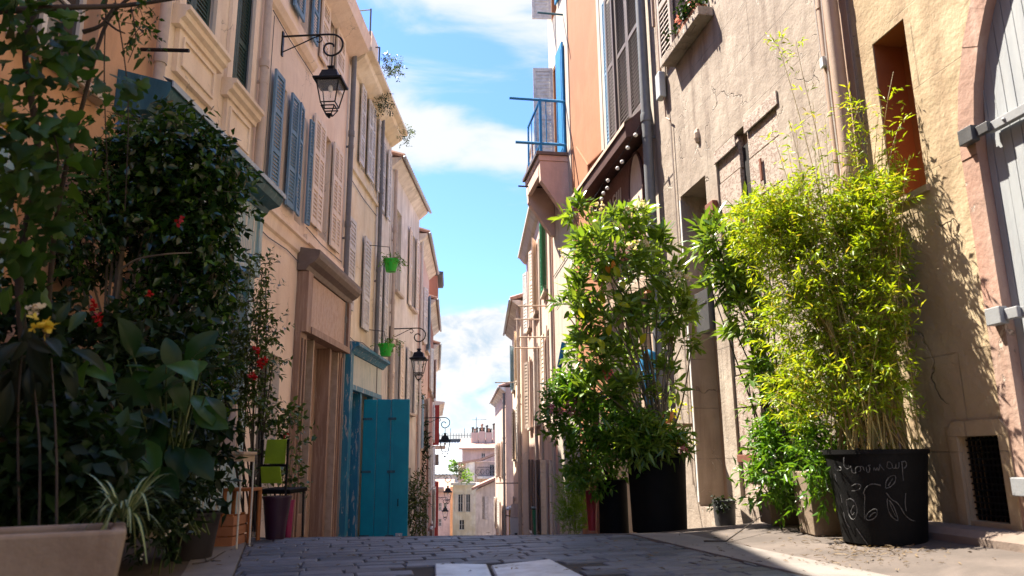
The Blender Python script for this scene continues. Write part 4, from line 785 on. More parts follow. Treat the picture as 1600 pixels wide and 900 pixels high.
# loose cables sagging along the fronts, each a part of the house it is clipped to
def cable(fa, h, pts, r=.008, mat='dark_metal'): quick('cable', mat, h, lambda m_: m_.tube([fa.P(u, z, .03) for u, z in pts], r, 5))
def H(txt): return next(o for o in bpy.data.objects if o.name.startswith('town_house') and txt in o['label'])
cable(FL, H('pink-peach house'), [(9.95, 3.9), (10.6, 3.86), (11.4, 3.9), (12.2, 3.84)]); cable(FL, H('pink-peach house'), [(10.2, 7.35), (11, 7.32), (12.2, 7.36)]); cable(FL, H('pink-peach house'), [(10.25, 3.9), (10.27, 7.3)], .006)
cable(FL, H('pink house with beige'), [(12.3, 4.55), (13.2, 4.5), (14.6, 4.54)]); cable(FL, H('pink house with beige'), [(13.35, 7.5), (13.35, 9)], .006); cable(FL, H('cream house with the blue'), [(14.9, 3.2), (15.8, 3.12), (16.6, 3.2), (17.6, 3.15)]); cable(FL, H('cream house with the blue'), [(15.0, 6.5), (16.2, 6.45), (17.6, 6.5)])
cable(FR, H('rosy grey'), [(2.3, 8.6), (3.4, 8.5), (4.6, 8.6), (6.2, 8.5)]); cable(FR, H('rosy grey'), [(5.72, .3), (5.73, 5.2)], .01, 'stone_pipe'); cable(FR, H('off-white house'), [(6.6, 6.0+.05), (6.62, 12)], .012)
cable(FR, H('apricot house'), [(9.0, 5.0), (10, 4.9), (11.3, 5.0), (13.3, 4.8)])

# ================================================================ houses closing the view at the bottom of the hill
def front(px0, px1, ytop, ybot, Y, mat, label, wins=(), back=8, **kw):
    """house whose front faces up the hill; wins in photo pixels (x0,x1,ytop,ybot)"""
    fa = Fac((at(px0, 700, Y).x, Y), (at(px1, 700, Y).x, Y), 'L'); L_ = fa.L
    h = house(fa, L_/2, label); zt = at(730, ytop, Y).z; zb = min(gz(Y)-1, at(730, ybot, Y).z)
    ops = []
    for (a, b_, c, d) in wins: ops.append((at(a, 700, Y).x-fa.o.x, at(b_, 700, Y).x-fa.o.x, at(730, d, Y).z, at(730, c, Y).z))
    wall(fa, 0, L_, zb, zt, ops, mat, h, depth=.2, back=back)
    for o_ in ops: glazed(fa, *o_, h, v=-.15, bars=1)
    return h, fa, L_, zt, ops
Z = lambda y, Y: at(730, y, Y).z
h, fa, L_, zt, ops = front(668, 745, 742, 833, 122, 'white_plaster', 'long pale building with a ribbed metal roof and railing closing the view', [(686, 694, 772, 785), (698, 705, 772, 785), (686, 694, 800, 815), (698, 705, 800, 815)])
r = MB(); r.prof(fa, -.3, L_+.3, [(.5, zt), (-14, Z(692, 136)), (-14, Z(692, 136)+.15), (.5, zt+.15)])
for i in range(int(L_/.55)): r.tube([fa.P(.3+i*.55, zt+.17, .5), fa.P(.3+i*.55, Z(692, 136)+.17, -14)], .07, 5)
r.build('roof', 'zinc', h); quick('cornice', 'grey_trim', h, lambda m_: m_.fb(fa, -.3, L_+.3, zt-1.6, zt-1.2, .002, .4))
quick('roof_railing', 'dark_metal', h, lambda m_: (m_.fb(fa, 0, L_, Z(692, 136)+.16, Z(692, 136)+.7, -14.1, -14), [m_.tube([fa.P(i*.5, Z(692, 136)+.7, -14), fa.P(i*.5, Z(692, 136)+1.7+(.9 if i % 5 == 0 else 0), -14)], .06, 4) for i in range(int(L_/.5))], m_.tube([fa.P(0, Z(692, 136)+1.3, -14), fa.P(L_, Z(692, 136)+1.3, -14)], .05, 4)))
h, fa, L_, zt, ops = front(722, 800, 702, 760, 102, 'rose_plaster', 'pink house crowned by a row of chimney stacks at the foot of the street', [(752, 758, 708, 720)])
quick('roof', 'roof_tile', h, lambda m_: m_.prof(fa, -.4, L_+.3, [(.5, zt-.05), (-4, zt+1.4), (-4, zt+1.55), (.5, zt+.15)]))
for a, b_, t_ in ((735, 746, 676), (747, 757, 674), (758, 768, 676), (769, 782, 672)):
    k = quick('chimney', 'rose_plaster', h, lambda m_: m_.fb(fa, at(a, 700, 102).x-fa.o.x, at(b_, 700, 102).x-fa.o.x, zt+.3, Z(t_, 104), -3.2, -1.8))
    for j in range(3):
        u = at(a+2+(b_-a-4)*j/2, 700, 102).x-fa.o.x; hz = rnd.uniform(.5, 1.1)
        quick('chimney_pot', 'roof_tile' if j % 2 else 'dark_metal', k, lambda m_: (m_.lathe([(.13, 0), (.12, hz*.7), (.19, hz*.75), (.16, hz)], fa.P(u, Z(t_, 104), -2.5), 8)), smooth=True)
quick('antenna', 'dark_metal', h, lambda m_: (m_.tube([fa.P(1.8, zt+.5, -2), fa.P(1.8, Z(652, 104), -2)], .05, 4), m_.tube([fa.P(1.2, Z(656, 104), -2), fa.P(3.2, Z(656, 104), -2)], .03, 4)))
h, fa, L_, zt, ops = front(716, 800, 722, 800, 86, 'rose_plaster', 'pink house with a wrought iron balcony between chimneys and the white gable', [(765, 772, 704+22, 744), (733, 737, 728, 745)])
quick('roof', 'roof_tile', h, lambda m_: m_.prism(fa, [(-.3, zt-.3), (2.6, zt+.15), (L_, zt+1.5), (L_, zt+1.75), (2.6, zt+.4), (-.3, zt-.05)], -6, .5))
quick('pilaster', 'white_plaster', h, lambda m_: m_.fb(fa, at(728, 700, 86).x-fa.o.x, at(742, 700, 86).x-fa.o.x, zt-4.5, zt+.1, .002, .35))
b_ = quick('balcony', 'white_plaster', h, lambda m_: m_.fb(fa, 2.2, L_, Z(748, 86), Z(748, 86)+.25, .002, 1.1))
def brail(m_):
    z = Z(748, 86)+.25
    m_.tube([fa.P(2.2, z+1, 1.05), fa.P(L_, z+1, 1.05)], .04, 4)
    for i in range(28):
        u = 2.2+i*.14; m_.tube([fa.P(u, z, 1.05), fa.P(u+.05*math.sin(i), z+.5, 1.1), fa.P(u, z+1, 1.05)], .022, 4)
        if i % 4 == 0: m_.tube([fa.P(u+.2*math.cos(t_), z+.5+.25*math.sin(t_), 1.06) for t_ in [k*.6 for k in range(11)]], .022, 4)
quick('balcony_railing', 'black_iron', b_, brail)
h, fa, L_, zt, ops = front(708, 744, 758, 833, 76, 'cream_plaster', 'cream house with a planted roof terrace low in the gap of the street', [(716, 724, 772, 800), (728, 735, 772, 800), (718, 726, 812, 828)])
quick('terrace_rail', 'white_plaster', h, lambda m_: (m_.fb(fa, -.2, L_, zt, zt+.25, -.3, .3), [m_.tube([fa.P(.2+i*.35, zt+.25, .15), fa.P(.2+i*.35, zt+1.0, .15)], .03, 4) for i in range(7)], m_.tube([fa.P(0, zt+1.02, .15), fa.P(L_, zt+1.02, .15)], .04, 4)))
for o_ in ops[:2]: louver(fa, o_[0]-.3, o_[0]-.02, o_[2], o_[3], 'beige_shutter', h, v=.04, pitch=.15); louver(fa, o_[1]+.02, o_[1]+.3, o_[2], o_[3], 'beige_shutter', h, v=.04, pitch=.15)
h, fa, L_, zt, ops = front(743, 800, 766, 833, 64, 'white_plaster', 'white house with a sloping roof edge and grey shutter at the foot of the hill', [(753, 757, 776, 812)])
quick('roof', 'roof_tile', h, lambda m_: m_.prism(fa, [(-.3, zt-.02), (L_, zt+1.35), (L_, zt+1.6), (-.3, zt+.2)], -7, .45))
quick('wall', 'white_plaster', h, lambda m_: m_.prism(fa, [(0, zt-.001), (L_, zt-.001), (L_, zt+1.34)], -6, 0))
louver(fa, ops[0][1]+.02, ops[0][1]+.32, ops[0][2], ops[0][3], 'grey_white_shutter', h, v=.04, pitch=.15)
h, fa, L_, zt, ops = front(704, 712, 760, 833, 90, 'orange_plaster', 'thin orange house front glimpsed beyond the fourth lantern')
h, fa, L_, zt, ops = front(678, 704, 768, 833, 104, 'rose_plaster', 'low pink house under a tiled roof below the long pale building', [(686, 691, 785, 798), (694, 699, 785, 798), (686, 691, 810, 822)])
quick('roof', 'roof_tile', h, lambda m_: m_.prof(fa, -.3, L_+.3, [(.5, zt-.05), (-4, zt+1.4), (-4, zt+1.55), (.5, zt+.15)]))

# ================================================================ wall lanterns
def sq(m_, prof):                               # square tapering solid about the z axis, prof (half width, z)
    vs = []; 
    for r, z in prof: vs += [(-r, -r, z), (r, -r, z), (r, r, z), (-r, r, z)]
    k = len(prof); fs = [(4*i+j, 4*i+(j+1) % 4, 4*i+4+(j+1) % 4, 4*i+4+j) for i in range(k-1) for j in range(4)] + [(3, 2, 1, 0), tuple(4*(k-1)+j for j in range(4))]
    m_.add([(x+AX, y, z) for x, y, z in vs], fs)
AX = .81
lamp = thing('street_lamp', 'nearest and largest black wall lantern, on the house with blue shutters', 'street lamp', (0, 0, 0), 'wall lanterns down the left side of the street')
c = [(0, 0, 0), (.45, 0, .008), (AX-.05, 0, .012), (AX+.06, 0, -.01), (AX+.14, 0, -.08), (AX+.165, 0, -.18), (AX+.12, 0, -.30), (AX, 0, -.36), (AX-.09, 0, -.33), (AX-.135, 0, -.25), (AX-.11, 0, -.17), (AX-.05, 0, -.145), (AX+.01, 0, -.165), (AX+.02, 0, -.2)]
def smoothc(c, n=6):
    c = [Vector(p) for p in c]; o_ = []
    for i in range(len(c)-1):
        p0, p1, p2, p3 = c[max(i-1, 0)], c[i], c[i+1], c[min(i+2, len(c)-1)]
        for k in range(n):
            t = k/n; o_.append(.5*((2*p1)+(p2-p0)*t+(2*p0-5*p1+4*p2-p3)*t*t+(3*p1-p0-3*p2+p3)*t**3))
    return o_ + [c[-1]]
br = quick('bracket', 'black_iron', lamp, lambda m_: (m_.tube(smoothc(c), .016, 8), m_.tube(smoothc([(0, 0, -.28), (.3, 0, -.14), (.55, 0, -.02), (.62, 0, -.03), (.64, 0, -.08), (.60, 0, -.12), (.555, 0, -.10)]), .010, 6), m_.box(-.001, .02, -.03, .03, -.34, .08)), smooth=True, auto=True)
quick('hanging_rod', 'black_iron', lamp, lambda m_: m_.tube([(AX, 0, -.35), (AX, 0, -.58)], .010, 6))
cap = quick('hood', 'black_iron', lamp, lambda m_: (sq(m_, [(.02, -.54), (.055, -.56), (.055, -.575), (.035, -.59), (.05, -.64), (.115, -.66), (.125, -.70), (.15, -.78), (.21, -.81), (.225, -.82), (.22, -.85), (.19, -.855)])), bevel=.003)
def frame(m_):
    for sx in (-1, 1):
        for sy in (-1, 1): m_.tube([(AX+sx*.178, sy*.178, -.85), (AX+sx*.112, sy*.112, -1.21)], .011, 5)
    [m_.tube([(AX+r*a, r*b_, z), (AX+r*c_, r*d_, z)], .011, 5) for r, z in ((.114, -1.205), (.102, -1.255), (.18, -.855)) for a, b_, c_, d_ in ((-1, -1, 1, -1), (1, -1, 1, 1), (1, 1, -1, 1), (-1, 1, -1, -1))]
    for sx in (-1, 1):
        for sy in (-1, 1): m_.tube([(AX+sx*.10, sy*.10, -1.26), (AX+sx*.045, sy*.045, -1.37)], .009, 5)
    sq(m_, [(.05, -1.36), (.05, -1.38), (.015, -1.395), (.02, -1.41), (.004, -1.43)])
    for z, r in ((-1.05, .141),): pass
quick('lantern_frame', 'black_iron', lamp, frame)
quick('lantern_glass', 'lantern_glass', lamp, lambda m_: [m_.add([(AX+x0*a, y0*a, -.856), (AX+x1*a, y1*a, -.856), (AX+x1*b, y1*b, -1.2), (AX+x0*b, y0*b, -1.2)], [(0, 1, 2, 3)]) for a, b in ((.172, .108),) for (x0, y0), (x1, y1) in (((-1, -1), (1, -1)), ((1, -1), (1, 1)), ((1, 1), (-1, 1)), ((-1, 1), (-1, -1)))])
quick('light_bulb', 'bulb_glass', lamp, lambda m_: (m_.ball((AX, 0, -.93), .04, 10, .06)), smooth=True)
LAMPS = [(FL, 10.72, 7.22, 1.0, None), (F5, .35, 4.03, .98, 'second black lantern down the left side, hung beyond the teal door before the sky'),
         (F6, 3.1, 2.08, .98, 'third black lantern down the left side, its tip hanging before the ribbed metal roof'),
         (F8, 1.0, -.12, .98, 'fourth black lantern down the left side, just above the cream house terrace'), (F9, 4.4, -1.9, 1.05, 'smallest and lowest black lantern, at the bottom of the left side')]
for i, (fa, u, z, s_, lab) in enumerate(LAMPS):
    if i == 0: t_ = lamp
    else:
        t_ = lamp.copy(); COL.objects.link(t_); t_['label'] = lab
        for ch in list(lamp.children): c2 = ch.copy(); COL.objects.link(c2); c2.parent = t_
    t_.location = fa.P(u, z, .003); t_.rotation_euler = (0, 0, math.atan2(fa.n.y, fa.n.x)); t_.scale = (s_,)*3

# ================================================================ pots, tubs and furniture
def top(o, label, cat, group=None): return tag(o, label, cat, group)
def potlathe(name, mat, c, r0, r1, hgt, label, n=40, sq_=0.0, group=None, rim=.02, soil=True, cat='pot'):
    t_ = thing(name, label, cat, c, group); m_ = MB()
    m_.lathe([(r0, 0), (r0+(r1-r0)*.5, hgt*.5), (r1, hgt-.05*hgt), (r1+rim, hgt-.05*hgt), (r1+rim, hgt), (r1-.015, hgt), (r1-.03, hgt-.06)], c, n, sq_)
    m_.build('vessel', mat, t_, smooth=True, auto=True)
    if soil: MB().lathe([(r1-.035, hgt-.05), (.01, hgt-.04)], c, n, sq_).build('soil', 'soil', t_)
    return t_
# long concrete trough at the front left
t_ = thing('planter', 'long tapered sand-coloured concrete trough in the bottom left corner', 'planter', (-1.9, 2.9, 0))
tz = at(100, 829, 2.62).z; xr = at(199, 829, 2.62).x
def trough(m_, x0, x1, y0, y1, zt, tp=.045, wl=.05):
    o = [(x0+tp, y0+tp, 0), (x1-tp, y0+tp, 0), (x1-tp, y1-tp, 0), (x0+tp, y1-tp, 0)]; t2 = [(x0, y0, zt), (x1, y0, zt), (x1, y1, zt), (x0, y1, zt)]
    i2 = [(x0+wl, y0+wl, zt), (x1-wl, y0+wl, zt), (x1-wl, y1-wl, zt), (x0+wl, y1-wl, zt)]; i3 = [(x, y, zt-.05) for x, y, z in i2]
    m_.add(o+t2+i2+i3, [(3, 2, 1, 0)]+[(i, (i+1) % 4, 4+(i+1) % 4, 4+i) for i in range(4)]+[(4+i, 4+(i+1) % 4, 8+(i+1) % 4, 8+i) for i in range(4)]+[(8+i, 8+(i+1) % 4, 12+(i+1) % 4, 12+i) for i in range(4)])
def rotv(m_, a=math.radians(27), c=(xr, 2.62)): m_.v = [(c[0]+(x-c[0])*math.cos(a)-(y-c[1])*math.sin(a), c[1]+(x-c[0])*math.sin(a)+(y-c[1])*math.cos(a), z) for x, y, z in m_.v]
quick('vessel', 'planter_concrete', t_, lambda m_: (trough(m_, xr-1.3, xr, 2.62, 3.02, tz), rotv(m_)), bevel=.012)
quick('soil', 'soil', t_, lambda m_: (m_.box(xr-1.24, xr-.06, 2.68, 2.96, tz-.08, tz-.035), rotv(m_)))
# right: black tub with the oleander
def P2(px, Y, z=None): p = at(px, 700, Y); return (p.x, Y, .0 if z is None else z)
zs_ = lambda x, y: gz(y)+.018 + (.102)*max(0, min(1, (x-interp(KRo, y))/max(.1, XR(y)+.1-interp(KRo, y))))   # height of the right pavement
def pot_at(px0, px1, ytop, Y, **k):
    xc = at((px0+px1)/2, ytop, Y).x; r = (at(px1, ytop, Y).x-at(px0, ytop, Y).x)/2; z0 = zs_(xc, Y); return (xc, Y, z0), r, at(800, ytop, Y-r).z-z0
c1, r1, h1 = pot_at(977, 1073, 712, 7.75)
tub1 = potlathe('plant_tub', 'black_plastic', c1, r1*.86, r1-.02, h1, 'large plain black tub holding the tall oleander in front of the brown shop', cat='plant tub', group='black plant tubs')
c2, r2, h2 = pot_at(932, 982, 752, 8.2)
tub2 = potlathe('plant_tub', 'black_plastic', c2, r2*.9, r2-.02, h2, 'smaller black tub just left of the large plain black tub', cat='plant tub', group='black plant tubs')
c3, r3, h3 = pot_at(913, 934, 768, 8.35)
t_ = potlathe('tall_pot', 'red_plastic', c3, r3*.55, r3-.01, h3, 'tall narrow red pot on a terracotta foot at the left end of the right-hand plants', cat='pot', rim=.008)
quick('foot', 'terracotta', t_, lambda m_: m_.lathe([(r3*.6, -.01), (r3*.75, .02), (r3*.5, .06)], c3, 20), smooth=True)
# chalk-drawn pot with the bamboo
c4 = (at(1366, 700, 5.32).x, 5.32, 0); c4 = (c4[0], c4[1], zs_(c4[0], c4[1])); r4 = .325; h4 = at(1366, 702, 5.32-.3).z-c4[2]
tub4 = potlathe('plant_tub', 'black_plastic', c4, r4*.80, r4, h4, 'black tub with a chalk drawing of leaves and curly handwriting, holding the bamboo', cat='plant tub', n=64, rim=.012)
def onpot(px, py):
    p = at(px, py, 5.02); 
    for _ in range(4):
        z = p.z-c4[2]; rr_ = r4*(.80+.20*min(1, z/h4)); dx = p.x-c4[0]; rr_ = max(rr_, abs(dx)+.01); p = at(px, py, c4[1]-math.sqrt(max(1e-4, rr_*rr_-dx*dx)))
    return p + Vector((0, -.006, 0))
S_ = lambda x, y: (1270+x*.2111, 680+y*.2111)
strokes = [[(245, 480), (275, 470), (310, 500), (325, 560), (310, 615), (285, 620), (262, 580), (250, 520), (245, 480)], [(300, 520), (280, 560), (290, 590), (305, 570)],
 [(285, 375), (320, 360), (350, 370), (345, 395), (310, 410), (285, 412)], [(380, 620), (378, 540), (382, 450), (372, 430), (385, 395), (420, 365), (460, 362), (500, 372)],
 [(390, 600), (410, 570), (445, 548), (470, 552), (470, 590), (440, 622), (400, 628), (388, 605)], [(415, 605), (440, 580), (462, 572)],
 [(535, 390), (540, 340), (570, 305), (605, 300), (608, 335), (585, 370), (555, 388), (538, 392)], [(555, 375), (575, 340), (590, 320)],
 [(540, 425), (580, 475), (620, 500), (650, 540), (680, 590), (720, 625), (755, 635)], [(548, 470), (552, 540), (580, 600), (625, 632), (615, 580), (590, 520), (560, 480)], [(565, 500), (590, 560), (610, 600)],
 [(684, 430), (680, 500), (688, 560)], [(90, 320), (105, 385)], [(155, 280), (175, 345)], [(205, 440), (215, 500)], [(225, 570), (245, 650), (270, 680)], [(320, 690), (405, 812)],
 [(158, 215), (162, 245), (178, 262), (188, 240), (186, 222)], [(190, 262), (208, 255), (204, 240), (192, 232)], [(228, 165), (228, 225), (250, 250), (262, 245)], [(262, 222), (272, 242), (278, 228)], [(280, 230), (290, 275), (315, 278), (312, 255), (322, 235), (345, 232), (352, 260), (338, 268)],
 [(345, 235), (365, 232), (378, 262)], [(392, 235), (398, 268), (412, 274), (418, 240), (405, 225), (425, 222)], [(445, 262), (452, 240), (462, 262), (472, 240), (484, 262), (492, 215)], [(492, 215), (508, 240), (525, 258)],
 [(552, 195), (545, 230), (560, 246), (585, 240), (575, 205), (552, 195)], [(585, 240), (605, 245), (612, 215)], [(612, 215), (614, 244), (632, 238), (634, 200)], [(655, 195), (660, 260), (667, 335)], [(655, 200), (678, 192), (690, 215), (680, 240), (662, 242)], [(165, 290), (170, 320)]]
ck = MB()
for s_ in strokes:
    pts = smoothc([onpot(*S_(*p)) for p in s_], 3)
    ck.tube(pts, [rnd.uniform(.0012, .0034) for _ in pts], 5)
ck.build('chalk_drawing', 'chalk', tub4)
# two concrete troughs left of it
for (a, b_, yt, Y, lab) in ((1200, 1268, 776, 6.55, 'low shaded concrete box under the leafy shrub, left of the chalk-drawn tub'), (1262, 1318, 742, 5.75, 'taller sunlit concrete box touching the left side of the chalk-drawn tub')):
    x0, x1 = at(a, yt, Y).x, at(b_, yt, Y).x; z0 = zs_((x0+x1)/2, Y); t_ = thing('concrete_planter', lab, 'planter', ((x0+x1)/2, Y, z0), 'concrete boxes on the right pavement'); zz = at(800, yt, Y).z
    mb = MB(); trough(mb, x0, x1, Y, Y+.34, zz-z0, .02, .03); mb.v = [(x, y, z+z0) for x, y, z in mb.v]; mb.build('vessel', 'concrete_box', t_, bevel=.008)
    quick('soil', 'soil', t_, lambda m_: m_.box(x0+.035, x1-.035, Y+.035, Y+.305, zz-.08, zz-.03))
c5, r5, h5 = pot_at(1112, 1150, 786, 7.9)
pot5 = potlathe('pot', 'dark_metal', c5, r5*.8, r5-.01, h5, 'small dark metal pot against the rosy wall between the door and the boarded opening', cat='pot', rim=.006)
# left: stand, stool, chair, pots
def stand(name, lab, cat, px, Y, w_, ztop, mat, legr, top_mat=None, th=.025):
    x = at(px, 700, Y).x; t_ = thing(name, lab, cat, (x, Y, gz(Y)))
    quick('top', top_mat or mat, t_, lambda m_: m_.box(x-w_/2, x+w_/2, Y-w_/2, Y+w_/2, ztop-th, ztop), bevel=.004)
    for sx in (-1, 1):
        for sy in (-1, 1): quick('leg', mat, t_, lambda m_: m_.tube([(x+sx*w_*.46, Y+sy*w_*.46, gz(Y)+.014), (x+sx*w_*.44, Y+sy*w_*.44, ztop-th)], legr, 8))
    return t_, x
t_, xs = stand('plant_stand', 'spindly white-legged plant stand with a pale wooden top on the left pavement', 'plant stand', 362, 5.9, .30, at(362, 706, 5.9).z, 'white_paint', .007, 'pale_wood')
quick('apron', 'pale_wood', t_, lambda m_: (m_.box(xs-.14, xs+.14, 5.76, 5.775, at(362, 706, 5.9).z-.075, at(362, 706, 5.9).z-.026), m_.box(xs+.13, xs+.14, 5.776, 6.03, at(362, 706, 5.9).z-.075, at(362, 706, 5.9).z-.026)))
t_ = thing('folded_easel', 'small pale folded wooden easel standing on the plant stand', 'easel', (xs, 5.9, at(362, 706, 5.9).z)); ez = at(362, 706, 5.9).z
quick('upright', 'pale_wood', t_, lambda m_: (m_.tube([(xs-.08, 5.86, ez), (xs, 5.9, ez+.36)], .012, 6), m_.tube([(xs+.06, 5.86, ez), (xs+.01, 5.9, ez+.36)], .012, 6)))
quick('board', 'sign_cream', t_, lambda m_: m_.hexa([(xs-.05, 5.84, ez+.01), (xs+.05, 5.84, ez+.01), (xs+.05, 5.85, ez+.01), (xs-.05, 5.85, ez+.01), (xs-.01, 5.875, ez+.3), (xs+.025, 5.875, ez+.3), (xs+.025, 5.885, ez+.3), (xs-.01, 5.885, ez+.3)]))
t_, xs2 = stand('stool', 'low orange wooden stool beside the purple pot on the left pavement', 'stool', 384, 6.35, .24, at(384, 762, 6.35).z, 'orange_wood', .018)
xw = at(345, 790, 6.1).x; t_ = thing('wooden_crate', 'reddish brown slatted crate on the ground under the plant stand', 'crate', (xw, 6.1, gz(6.1)))
def crate(m_):
    for i in range(3): m_.box(xw-.13, xw+.15, 5.95, 5.962, .02+i*.075, .085+i*.075); m_.box(xw-.13, xw+.15, 6.25, 6.262, .02+i*.075, .085+i*.075); m_.box(xw-.142, xw-.13, 5.95, 6.262, .02+i*.075, .085+i*.075); m_.box(xw+.15, xw+.162, 5.95, 6.262, .02+i*.075, .085+i*.075)
    m_.box(xw-.13, xw+.15, 5.963, 6.25, .016, .03)
quick('slats', 'terracotta', t_, crate); quick('corner_posts', 'orange_wood', t_, lambda m_: [m_.box(xw+a, xw+a+.03, b_, b_+.03, .016, .25) for a in (-.128, .118) for b_ in (5.965, 6.215)])
# green-backed chair seen from behind at an angle
cp = at(426, 755, 6.9); t_ = thing('garden_chair', 'black garden chair with a lime green fabric back on the left pavement', 'chair', (cp.x, 6.9, gz(6.9)))
def chp(a, b_, z):    # chair axes: a across, b back-to-front
    th = math.radians(12); return (cp.x + a*math.cos(th)+b_*math.sin(th), 6.9 - a*math.sin(th)+b_*math.cos(th), z)
zt2, zm = at(426, 687, 6.9).z, at(426, 757, 6.9).z
for nm, z0, z1, sh in (('back_cloth', zm+.18, zt2, .035), ('back_cloth', zm+.01, zm+.155, 0)):
    quick(nm, 'lime_fabric', t_, lambda m_: m_.hexa([chp(-.10+sh*.3, -.02, z0), chp(.10+sh*.5, -.02, z0), chp(.10+sh*.5, -.008, z0), chp(-.10+sh*.3, -.008, z0), chp(-.09+sh*1.4, -.07, z1), chp(.10+sh*1.4, -.07, z1), chp(.10+sh*1.4, -.058, z1), chp(-.09+sh*1.4, -.058, z1)]), bevel=.004)
quick('back_frame', 'black_iron', t_, lambda m_: (m_.tube([chp(-.12, .02, gz(6.9)+.02), chp(-.12, -.0, zm), chp(-.08, -.07, zt2)], .011, 8), m_.tube([chp(.13, .02, gz(6.9)+.02), chp(.13, -.0, zm), chp(.17, -.07, zt2)], .011, 8), m_.tube([chp(-.11, -.012, zm+.165), chp(.14, -.012, zm+.165)], .012, 6)))
quick('seat', 'black_plastic', t_, lambda m_: m_.hexa([chp(-.16, .0, .36), chp(.17, .0, .36), chp(.17, .34, .37), chp(-.16, .34, .37), chp(-.16, .0, .40), chp(.17, .0, .40), chp(.17, .34, .41), chp(-.16, .34, .41)]), bevel=.01)
for a in (-.14, .15): quick('leg', 'black_iron', t_, lambda m_: m_.tube([chp(a, .32, gz(7.2)+.02), chp(a, .30, .37)], .011, 8))
cpp = at(432, 800, 6.55); potlathe('pot', 'purple_pot', (cpp.x, 6.55, gz(6.55)+.012), .075, .115, at(800, 772, 6.45).z-.012, 'dark purple pot in front of the green-backed chair', rim=.008)
cpp = at(452, 790, 7.0); potlathe('pot', 'pink_plastic', (cpp.x, 7.0, gz(7.0)+.012), .03, .045, at(800, 778, 6.95).z-gz(7)-.012, 'small bright pink pot at the foot of the climbing rose', rim=.006)
cpp = at(300, 790, 5.3); potA = potlathe('pot', 'dark_pot', (cpp.x, 5.3, .014), .15, .19, .3, 'dark round pot under the broad-leaved plant', rim=.012)
cpp = at(190, 790, 4.6); potB = potlathe('pot', 'terracotta', (cpp.x-.25, 4.7, .014), .16, .22, .34, 'terracotta pot in deep shade behind the concrete trough', rim=.02)
cpp = at(150, 790, 6.2); potC = potlathe('plant_tub', 'dark_pot', (cpp.x, 6.1, .014), .22, .28, .42, 'dark tub from which the fig-like tree grows', rim=.02, cat='plant tub')

# ================================================================ small things on the right
# furled blue parasol, shelf and red pot among the oleander
bp_ = at(1014, 600, 9.2); t_ = thing('parasol', 'furled blue parasol standing behind the oleander in the black tub', 'parasol', (bp_.x, 9.2, gz(9.2)))
zt_, zb_ = at(1014, 546, 9.2).z, at(1012, 645, 9.2).z
def furl(m_):
    n = 18; pr = [(.03, 0), (.055, .15), (.08, .45), (.10, .72), (.10, .85), (.085, .95), (.02, 1.0)]; vs = []
    for r_, k in pr:
        for j in range(n): rr_ = r_*(1+.16*math.cos(j*math.pi*2*6/n+k*2)); vs.append((bp_.x+rr_*math.cos(2*math.pi*j/n), 9.2+rr_*math.sin(2*math.pi*j/n), zb_+(zt_-zb_)*k))
    m_.add(vs, [(i*n+j, i*n+(j+1) % n, (i+1)*n+(j+1) % n, (i+1)*n+j) for i in range(len(pr)-1) for j in range(n)])
quick('canopy', 'blue_cloth', t_, furl, smooth=True); quick('pole', 'pale_wood', t_, lambda m_: m_.tube([(bp_.x, 9.2, gz(9.2)), (bp_.x, 9.2, zt_+.05)], .016, 8)); quick('strap', 'pale_blue_shutter', t_, lambda m_: m_.lathe([(.10, .62*(zt_-zb_)), (.105, .64*(zt_-zb_)), (.10, .66*(zt_-zb_))], (bp_.x, 9.2, zb_), 16))
q = at(1052, 662, 8.6); t_ = thing('wooden_shelf', 'dark wooden plant shelf on a post right of the blue parasol', 'shelf', (q.x, 8.6, gz(8.6)))
quick('board', 'brown_shop_wood', t_, lambda m_: m_.box(q.x-.22, q.x+.2, 8.5, 8.75, q.z-.04, q.z), bevel=.005); quick('post', 'brown_shop_wood', t_, lambda m_: m_.box(q.x-.04, q.x+.02, 8.6, 8.66, gz(8.6), q.z-.041), bevel=.004)
q2 = (q.x-.06, 8.62, q.z+.001); potlathe('pot', 'terracotta', q2, .05, .075, .13, 'small terracotta pot standing on the dark wooden shelf', rim=.01)
q = at(947, 585, 9.3); potlathe('pot', 'red_plastic', (q.x, 9.3, q.z-.06), .08, .10, .17, 'red pot hanging among the left branches of the tall oleander', rim=.008)
q = at(878, 552, 10.2); t_ = thing('folded_banner', 'small folded bright blue cloth hanging on a stick left of the oleander', 'banner', (q.x, 10.2, q.z-.2))
quick('cloth', 'blue_cloth', t_, lambda m_: m_.hexa([(q.x-.07, 10.2, q.z-.18), (q.x-.03, 10.22, q.z-.2), (q.x-.03, 10.24, q.z-.2), (q.x-.07, 10.22, q.z-.18), (q.x+.0, 10.2, q.z+.16), (q.x+.07, 10.22, q.z+.14), (q.x+.07, 10.24, q.z+.14), (q.x, 10.22, q.z+.16)]))
quick('stick', 'dark_metal', t_, lambda m_: m_.tube([(q.x-.02, 10.21, q.z-.2), (q.x+.08, 10.25, q.z+.2), (XR(10.2)+.0, 10.3, q.z+.3)], .01, 6))
# string of globe bulbs under the canopy
t_ = thing('string_lights', 'string of round white bulbs sagging beneath the brown shop canopy', 'string lights', FR.P(8, 5.1, .3))
pts = smoothc([FR.uz(x, y, .35) and Vector(FR.P(*FR.uz(x, y, .35), .35)) for x, y in ((1000, 196), (990, 212), (972, 240), (955, 262), (938, 295), (925, 312))], 5)
quick('cable', 'black_iron', t_, lambda m_: m_.tube(pts, .006, 5))
for x, y in ((993, 211), (981, 231), (972, 253), (965, 263), (950, 282), (949, 294), (943, 302), (940, 311)):
    u_, z_ = FR.uz(x, y, .35); p = FR.P(u_, z_, .35); quick('bulb', 'bulb_glass', t_, lambda m_: m_.ball(p, .033, 12), smooth=True)
